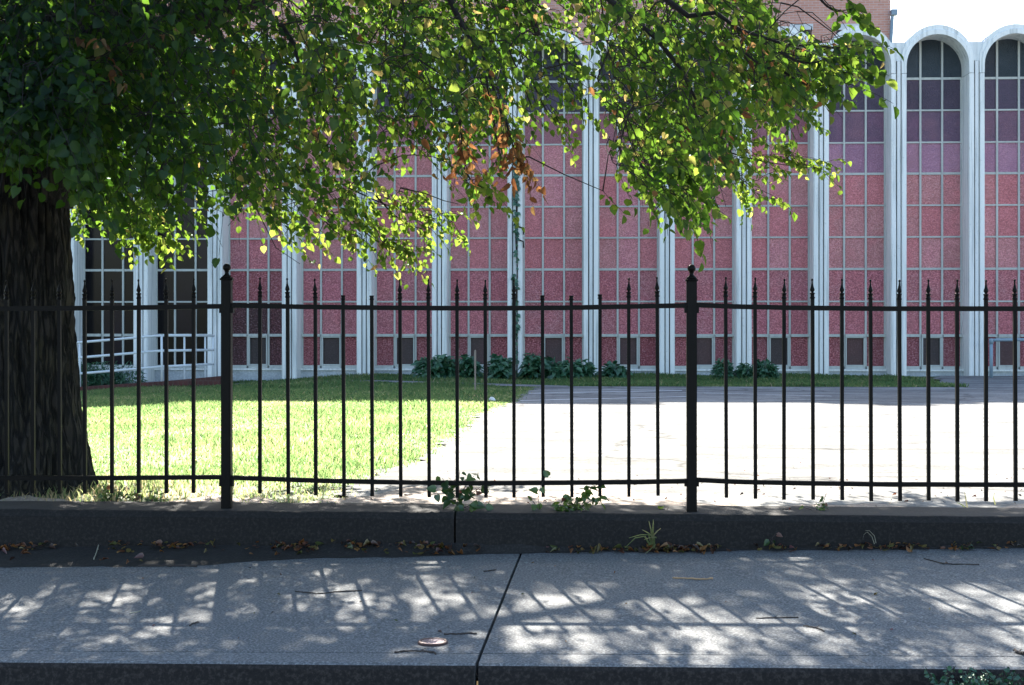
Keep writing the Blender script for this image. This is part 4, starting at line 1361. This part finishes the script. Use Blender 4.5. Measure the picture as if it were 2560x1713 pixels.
# stake and litter on the lawn
b0 = on_ground(1188, 980)
stake = link('stake', None)
bpy.data.objects.remove(stake)
bm = bmesh.new()
zt = at(1188, 875, b0.y).z
box(bm, b0.x - 0.012, b0.x + 0.012, b0.y - 0.012, b0.y + 0.012, gz(b0.x, b0.y) - 0.15, zt)
box(bm, b0.x - 0.016, b0.x + 0.016, b0.y - 0.016, b0.y - 0.012, zt - 0.28, zt - 0.02)
bmesh.ops.bevel(bm, geom=bm.edges[:], offset=0.002, segments=1, affect='EDGES')
o = link('stake', bm_mesh(bm, 'stake'), None, M['rusty_stake'])
tag(o, 'thin upright metal stake standing in the shaded lawn before the shrubs', 'stake')
def crumple(name, label, p, r):
    bm = bmesh.new()
    bmesh.ops.create_icosphere(bm, subdivisions=3, radius=r)
    for v in bm.verts:
        k = 1 + 0.45 * noise.noise(v.co * (3.2 / r * 0.35)) + 0.2 * noise.noise(v.co * (9 / r * 0.3))
        v.co *= k; v.co.z *= 0.7
        v.co += Vector(p) + Vector((0, 0, r * 0.55))
    o = link(name, bm_mesh(bm, name), None, M['white_litter'])
    tag(o, label, 'litter')
p = on_ground(1231, 1003); crumple('crumpled_paper', 'larger crumpled white paper ball lying on the lawn edge', (p.x, p.y, gz(p.x, p.y)), 0.042)
p = on_ground(1120, 1001); crumple('crumpled_paper', 'tiny white paper scrap on the lawn left of the larger one', (p.x, p.y, gz(p.x, p.y)), 0.014)

# weeds on and against the wall
def weed(name, label, stems, ls, seed, tintr=(0.1, 0.8), mat='weed_leaf', cat='weed', spacing=0.028, lsd=0.35):
    """stems: list of polylines in world space; leaves alternate along each"""
    r_ = np.random.default_rng(seed)
    root = empty(name, stems[0][0]); tag(root, label, cat)
    bm = bmesh.new()
    pos, ax, nr, sz, ti = [], [], [], [], []
    for st in stems:
        st = [Vector(p) for p in st]
        tube(bm, st, [0.0022 - 0.0012 * i / (len(st) - 1) for i in range(len(st))], 5)
        for a, b in zip(st, st[1:]):
            m = max(1, int((b - a).length / spacing))
            for i in range(m):
                p = a.lerp(b, (i + r_.random()) / m)
                s = r_.normal(0, 1, 3); s[2] = s[2] * 0.4 - 0.35
                pos.append(np.array(p) + norm(s) * ls * 0.3); ax.append(s); nr.append(np.array([0, -0.5, 0.9]) + r_.normal(0, 0.55, 3))
                sz.append(ls * r_.uniform(1 - lsd, 1 + lsd)); ti.append(r_.uniform(*tintr) if r_.random() > 0.04 else 0.97)
    part('stem', bm_mesh(bm, 'stem'), root, M['dead_twig'])
    me = leaves_mesh('leaves', pos, ax, nr, sz, np.array(ti), M[mat], np.full(len(pos), 0.95), r_.uniform(0, 0.6, len(pos)))
    o = part('leaves', me, root)
    if len(pos) > 40: o['kind'] = 'stuff'
    return root
def wl(pts, Y): return [at(x, y, Y) for x, y in pts]
weed('climbing_weed', 'dark vine sprig climbing the lower rail above the wall joint', [
    wl([(1150, 1272), (1140, 1240), (1145, 1210), (1150, 1178)], 7.36), wl([(1145, 1262), (1118, 1240), (1098, 1222), (1088, 1235)], 7.3),
    wl([(1145, 1250), (1120, 1215), (1105, 1195)], 7.33), wl([(1150, 1240), (1170, 1205), (1185, 1190), (1200, 1188)], 7.39),
    wl([(1150, 1250), (1178, 1235), (1205, 1215), (1225, 1222)], 7.37), wl([(1160, 1270), (1180, 1262), (1212, 1266)], 7.31)], 0.042, 21, (0.0, 0.6), spacing=0.0145)
weed('climbing_weed', 'green leafy vine sprig spilling over the wall right of the darker sprig', [
    wl([(1440, 1278), (1445, 1250), (1460, 1225), (1495, 1212)], 7.34), wl([(1430, 1278), (1400, 1262), (1385, 1270)], 7.3),
    wl([(1440, 1275), (1425, 1248), (1400, 1245)], 7.36), wl([(1450, 1270), (1480, 1250), (1505, 1240), (1498, 1262)], 7.33),
    wl([(1445, 1278), (1430, 1270), (1400, 1272), (1375, 1262)], 7.37), wl([(1455, 1262), (1470, 1230), (1480, 1215)], 7.38)], 0.036, 22, (0.3, 0.88), spacing=0.0115)
weed('climbing_weed', 'thin weed with a few leaves climbing one picket beside the vine sprig', [
    wl([(1350, 1274), (1345, 1245), (1352, 1215), (1365, 1190), (1378, 1195)], 7.32), wl([(1345, 1270), (1330, 1250), (1322, 1218)], 7.35)], 0.04, 23, (0.1, 0.7), spacing=0.05)
weed('wall_weed', 'small leafy weed on the wall top right of the right post', [
    wl([(2045, 1280), (2035, 1262), (2060, 1258)], 7.42), wl([(2045, 1280), (2020, 1272), (2010, 1270)], 7.42), wl([(2040, 1280), (2062, 1268), (2072, 1274)], 7.42),
    wl([(2050, 1278), (2062, 1245), (2066, 1232)], 7.45)], 0.03, 24, (0.2, 0.85), spacing=0.018)
weed('wall_weed', 'tiny two-leaved weed on the wall top left of the right post', [wl([(1662, 1282), (1660, 1270), (1652, 1266)], 7.4), wl([(1662, 1282), (1672, 1268)], 7.4)], 0.03, 25, (0.4, 0.8), spacing=0.02)
weed('wall_weed', 'tan dry scrap of weed by the small weed on the wall', [wl([(1958, 1281), (1964, 1272), (1975, 1276)], 7.42)], 0.02, 26, (0.9, 1.0), spacing=0.015)
st = []
for i in range(26):
    x = 262 + 185 * random.random() ** 1.3; y0 = 1262
    st.append(wl([(x, 1266), (x + random.uniform(-8, 8), 1250 - random.random() * 10), (x + random.uniform(-16, 16), 1240 - random.random() * 16)], 7.66 + random.random() * 0.2))
weed('ground_weeds', 'patch of low green weeds at the foot of the tree trunk', st, 0.026, 27, (0.1, 0.95), spacing=0.014)
# strappy grass plant at the wall foot
def strap(name, label, blades_px, Y, mat, w=0.006, cat='plant'):
    root = empty(name, at(blades_px[0][0][0], blades_px[0][0][1], Y)); tag(root, label, cat)
    for bl in blades_px:
        pts = [at(x, y, Y + dy) for x, y, dy in bl]
        bm = bmesh.new()
        n = len(pts); prev = None
        for i, p in enumerate(pts):
            t = (pts[min(i + 1, n - 1)] - pts[max(i - 1, 0)]).normalized()
            s = t.cross(Vector((0, 1, 0.4))).normalized() * w * (1 - 0.8 * (i / (n - 1)) ** 2)
            ring = [bm.verts.new(p - s), bm.verts.new(p + Vector((0, 0.002, -0.002))), bm.verts.new(p + s)]
            if prev:
                bm.faces.new((prev[0], prev[1], ring[1], ring[0])); bm.faces.new((prev[1], prev[2], ring[2], ring[1]))
            prev = ring
        me = bm_mesh(bm, 'blade')
        at_ = me.attributes.new('tint', 'FLOAT', 'POINT')
        at_.data.foreach_set('value', np.full(len(me.vertices), random.uniform(0.7, 0.95), dtype=np.float32))
        part('blade', me, root, mat)
r0 = (1636, 1352)
strap('strappy_weed', 'pale striped strap-leaved plant at the foot of the wall', [
    [(1632, 1374, .06), (1630, 1335, .02), (1626, 1318, 0), (1622, 1302, -.02)], [(1634, 1374, .06), (1632, 1330, .02), (1633, 1312, 0), (1633, 1298, 0)],
    [(1632, 1374, .06), (1630, 1340, 0), (1618, 1331, -.03), (1605, 1324, -.05)], [(1634, 1374, .06), (1634, 1338, .02), (1644, 1327, -.02), (1652, 1321, -.03)],
    [(1632, 1374, .05), (1622, 1337, -.02), (1600, 1337, -.06), (1572, 1345, -.1)], [(1632, 1374, .05), (1612, 1341, -.03), (1588, 1345, -.07), (1562, 1370, -.09)],
    [(1632, 1374, .05), (1632, 1342, -.01), (1622, 1345, -.06), (1610, 1349, -.09)], [(1634, 1374, .05), (1636, 1346, 0), (1632, 1356, -.06), (1617, 1365, -.1)],
    [(1634, 1374, .05), (1637, 1360, -.02), (1628, 1372, -.07), (1614, 1384, -.1)], [(1634, 1374, .05), (1634, 1345, -.02), (1640, 1342, -.06), (1640, 1346, -.08)]],
    7.12, M['grass_blade'], 0.005)
weed('wall_foot_weed', 'small dark green two-leaved weed against the wall right of the strap-leaved plant', [wl([(1935, 1364), (1930, 1345), (1942, 1332)], 7.15), wl([(1935, 1364), (1926, 1348)], 7.15)], 0.034, 31, (0.0, 0.3), spacing=0.02)
weed('wall_foot_weed', 'low green weed at the wall foot near the right edge', [wl([(2415, 1368), (2425, 1358), (2432, 1352)], 7.14), wl([(2415, 1368), (2400, 1360)], 7.14)], 0.028, 32, (0.0, 0.4), spacing=0.014)
strap('dead_stem', 'arched dead grass stems against the wall on the right', [[(2186, 1360, 0), (2180, 1342, 0), (2168, 1330, 0), (2160, 1336, 0), (2157, 1348, 0)], [(2190, 1358, 0), (2186, 1340, 0), (2174, 1327, 0), (2164, 1326, 0)]], 7.16, M['pale_stem'], 0.0016)
strap('grass_tuft', 'thin pale grass blades behind the wall at the right', [[(2418, 1268, 0), (2414, 1245, 0), (2411, 1228, 0)], [(2412, 1268, 0), (2404, 1262, 0), (2392, 1256, 0)], [(2488, 1262, 0), (2484, 1245, 0), (2486, 1232, 0)]], 7.6, M['grass_blade'], 0.004)
# weeds in the gutter by the curb
root_y = 4.86
gx = at(2430, 1700, root_y).x
st = []
for i in range(110):
    x = gx + random.uniform(-0.11, 0.13); y = root_y - random.uniform(-0.02, 0.12)
    h = random.uniform(0.10, 0.185)
    st.append([Vector((x, y, -0.345)), Vector((x + random.uniform(-.03, .03), y + random.uniform(-.02, .02), -0.345 + h * 0.6)), Vector((x + random.uniform(-.06, .06), y + random.uniform(-.03, .03), -0.345 + h))])
weed('gutter_weed', 'feathery dark green weed growing in the gutter below the curb', st, 0.014, 33, (0.0, 0.35), mat='shrub_leaf', spacing=0.010)

# ------------------------------------------------------------------ fallen leaves and twigs
pos, ax, nr, sz, ti = [], [], [], [], []
def lay(X, Y, Z, s, t, flat=0.35):
    a = random.uniform(0, 2 * PI)
    pos.append((X, Y, Z)); ax.append((math.cos(a), math.sin(a), random.uniform(-0.1, 0.5)))
    nr.append((random.gauss(0, flat), random.gauss(0, flat) - 0.2, 1)); sz.append(s); ti.append(t)
dens = [(-100, 5), (40, 9), (120, 3), (290, 6), (420, 11), (500, 4), (640, 3), (740, 12), (900, 12), (1010, 5), (1080, 12), (1130, 3), (1400, 3), (1500, 6), (1600, 7), (1680, 16), (1740, 9), (1800, 2), (1950, 5), (2100, 5), (2200, 7), (2300, 6), (2420, 6), (2520, 4)]
for x, k in dens:
    for _ in range(k * 3):
        xx = x + random.gauss(0, 32)
        X = at(xx, 1380, 7.1).x
        y0 = back_y(X)
        Y = 7.185 - abs(random.gauss(0, 0.045)) - 0.006
        if random.random() < 0.18: Y = random.uniform(y0, 7.18)
        t = random.random()
        lay(X, Y, soil_h(X, min(Y, 7.19)) + random.uniform(0.004, 0.03), random.uniform(0.016, 0.04), t)
for _ in range(38):   # a few on the pavement and in the gutter
    X = random.uniform(-2.2, 2.2); Y = random.uniform(5.2, 6.9)
    lay(X, Y, zs(X, Y) + 0.004, random.uniform(0.008, 0.018), random.random(), 0.1)
for _ in range(14):
    X = at(random.choice((2330, 2330, 2540)) + random.gauss(0, 18), 1690, 4.88).x; Y = random.uniform(4.78, 4.9)
    lay(X, Y, random.uniform(-0.335, -0.27), random.uniform(0.03, 0.045), random.uniform(0.3, 0.8))
for _ in range(260):
    Y = 7.62 + abs(random.gauss(0, 1.1)); X = random.uniform(-1.6, 3.2) * (0.9 + Y / 40)
    lay(X, Y, gz(X, Y) + 0.012, random.uniform(0.006, 0.022), random.uniform(0.5, 0.95), 0.3)
pos = np.array(pos); n = len(pos)
me = leaves_mesh('fallen_leaves', pos, np.array(ax), np.array(nr), np.array(sz), np.array(ti), M['dead_leaf'], rng.uniform(0.5, 1.0, n), rng.uniform(-1, 1.8, n))
o = link('fallen_leaves', me); tag(o, 'litter of fallen brown and yellow leaves along the wall foot', 'leaf litter', kind='stuff')

TW = [('thin dark twig lying left of the pavement joint below the middle', [(738, 1480), (790, 1486), (835, 1482), (905, 1478)], 0.003, 'dead_twig'),
      ('small hooked dark twig on the left half of the pavement', [(474, 1566), (482, 1560), (498, 1557)], 0.003, 'dead_twig'),
      ('dark twig beside the round valve cover', [(1110, 1587), (1140, 1588), (1165, 1585), (1192, 1586)], 0.0035, 'dead_twig'),
      ('long dark twig near the curb line below the valve cover', [(986, 1634), (1010, 1630), (1050, 1630), (1085, 1633), (1090, 1637)], 0.0035, 'dead_twig'),
      ('curved pale twig on the far left pavement', [(325, 1534), (340, 1532), (352, 1528)], 0.002, 'pale_stem'),
      ('tan stick lying in the brightest sun patch', [(1682, 1446), (1720, 1449), (1760, 1450), (1782, 1448)], 0.0045, 'tan_twig'),
      ('straight dark twig right of the middle sun patches', [(1890, 1547), (1935, 1546), (1996, 1545)], 0.0028, 'dead_twig'),
      ('bent dark twig on the right pavement', [(2008, 1567), (2030, 1569), (2052, 1575), (2060, 1580)], 0.003, 'dead_twig'),
      ('long straight dark twig near the wall on the right', [(2310, 1398), (2360, 1411), (2400, 1412), (2448, 1413)], 0.003, 'dead_twig'),
      ('short dark twig at the right edge on the curb line', [(2535, 1630), (2548, 1636), (2562, 1638)], 0.006, 'dead_twig'),
      ('dark stick along the pavement edge at the far left', [(345, 1418), (400, 1417), (450, 1417), (492, 1418)], 0.006, 'dead_twig'),
      ('short straight twig near the wall left of the pavement joint', [(1210, 1430), (1225, 1428), (1240, 1426)], 0.003, 'dead_twig'),
      ('forked white twig on the soil below the left post', [(234, 1407), (240, 1398), (246, 1388), (252, 1385)], 0.003, 'pale_stem')]
for label, pts, r, m in TW:
    bm = bmesh.new()
    q = []
    for x, y in pts:
        p = on_walk(x, y); q.append(Vector((p.x, p.y, max(zs(p.x, p.y), soil_h(p.x, p.y) if p.y > back_y(p.x) else -9) + r * 0.8)))
    fine = []
    for a, b in zip(q, q[1:]):
        for i in range(4): fine.append(a.lerp(b, i / 4) + Vector((0, random.uniform(-1, 1) * r * 1.4, abs(random.gauss(0, r * 0.3)))))
    fine.append(q[-1])
    tube(bm, fine, [r * random.uniform(0.7, 1.15) for _ in fine], 6)
    # a side shoot
    k = len(fine) // 2
    tube(bm, [fine[k], fine[k] + Vector((0.018, random.choice((-1, 1)) * 0.03, 0.004))], [r * 0.7, r * 0.3], 5)
    o = link('fallen_twig', bm_mesh(bm, 'fallen_twig'), None, M[m])
    tag(o, label, 'twig', 'twigs lying on the pavement')

# round valve cover set in the pavement
c = on_walk(1082, 1608)
vc = empty('valve_cover', (c.x, c.y, zs(c.x, c.y))); tag(vc, 'small round rusty valve cover in the pavement left of the joint', 'valve cover')
bm = bmesh.new()
z = zs(c.x, c.y)
lathe(bm, [(z - 0.02, 0.056), (z + 0.006, 0.056), (z + 0.009, 0.053), (z + 0.009, 0.046), (z + 0.005, 0.044)], c.x, c.y, 40)
part('rim', bm_mesh(bm, 'rim'), vc, M['valve_iron'])
bm = bmesh.new()
lathe(bm, [(z - 0.01, 0.043), (z + 0.0068, 0.043), (z + 0.0072, 0.036), (z + 0.0062, 0.034), (z + 0.0062, 0.016), (z + 0.009, 0.014)], c.x, c.y, 40)
part('lid', bm_mesh(bm, 'lid'), vc, M['valve_face'])

# joint crack in the curb on the right
bm = bmesh.new()
ck = [on_walk(*p) for p in ((2085, 1652), (2108, 1646), (2131, 1641), (2136, 1646), (2150, 1655), (2166, 1661), (2176, 1668))]
prev = None
for i, p in enumerate(ck):
    w = 0.0018 if i < 3 else 0.004
    z = zs(p.x, p.y) + 0.003
    r = [bm.verts.new((p.x, p.y - w, z)), bm.verts.new((p.x, p.y + w, z))]
    if prev: bm.faces.new((prev[0], r[0], r[1], prev[1]))
    prev = r
child(link('crack', bm_mesh(bm, 'crack'), None, M['joint_dirt']), curb)

# ------------------------------------------------------------------ far tree tip over the right-hand arch
ft = empty('distant_tree', (at(2640, 900, 58).x, 58, -0.2))
tag(ft, 'dark tree top showing above the rightmost arch', 'tree')
c0 = at(2650, 130, 58)
n = 1600
d = norm(rng.normal(0, 1, (n, 3))) * (rng.random((n, 1)) ** 0.33)
pos = np.array(c0)[None] + d * np.array([[1.75, 1.75, 1.55]]) + rng.normal(0, 0.12, (n, 3))
me = leaves_mesh('crown', pos, rng.normal(0, 1, (n, 3)), rng.normal(0, 1, (n, 3)) + [0, 0, 0.8], rng.uniform(0.15, 0.28, n), rng.beta(2, 3, n), M['shrub_leaf'])
o = part('crown', me, ft); o['kind'] = 'stuff'
bm = bmesh.new(); tube(bm, [(ft.location.x, 58, -0.4), (ft.location.x + 0.1, 58, 6), (c0.x, 58, c0.z + 0.8)], [0.3, 0.2, 0.06], 10)
part('trunk', bm_mesh(bm, 'trunk', True), ft, M['lime_bark'])
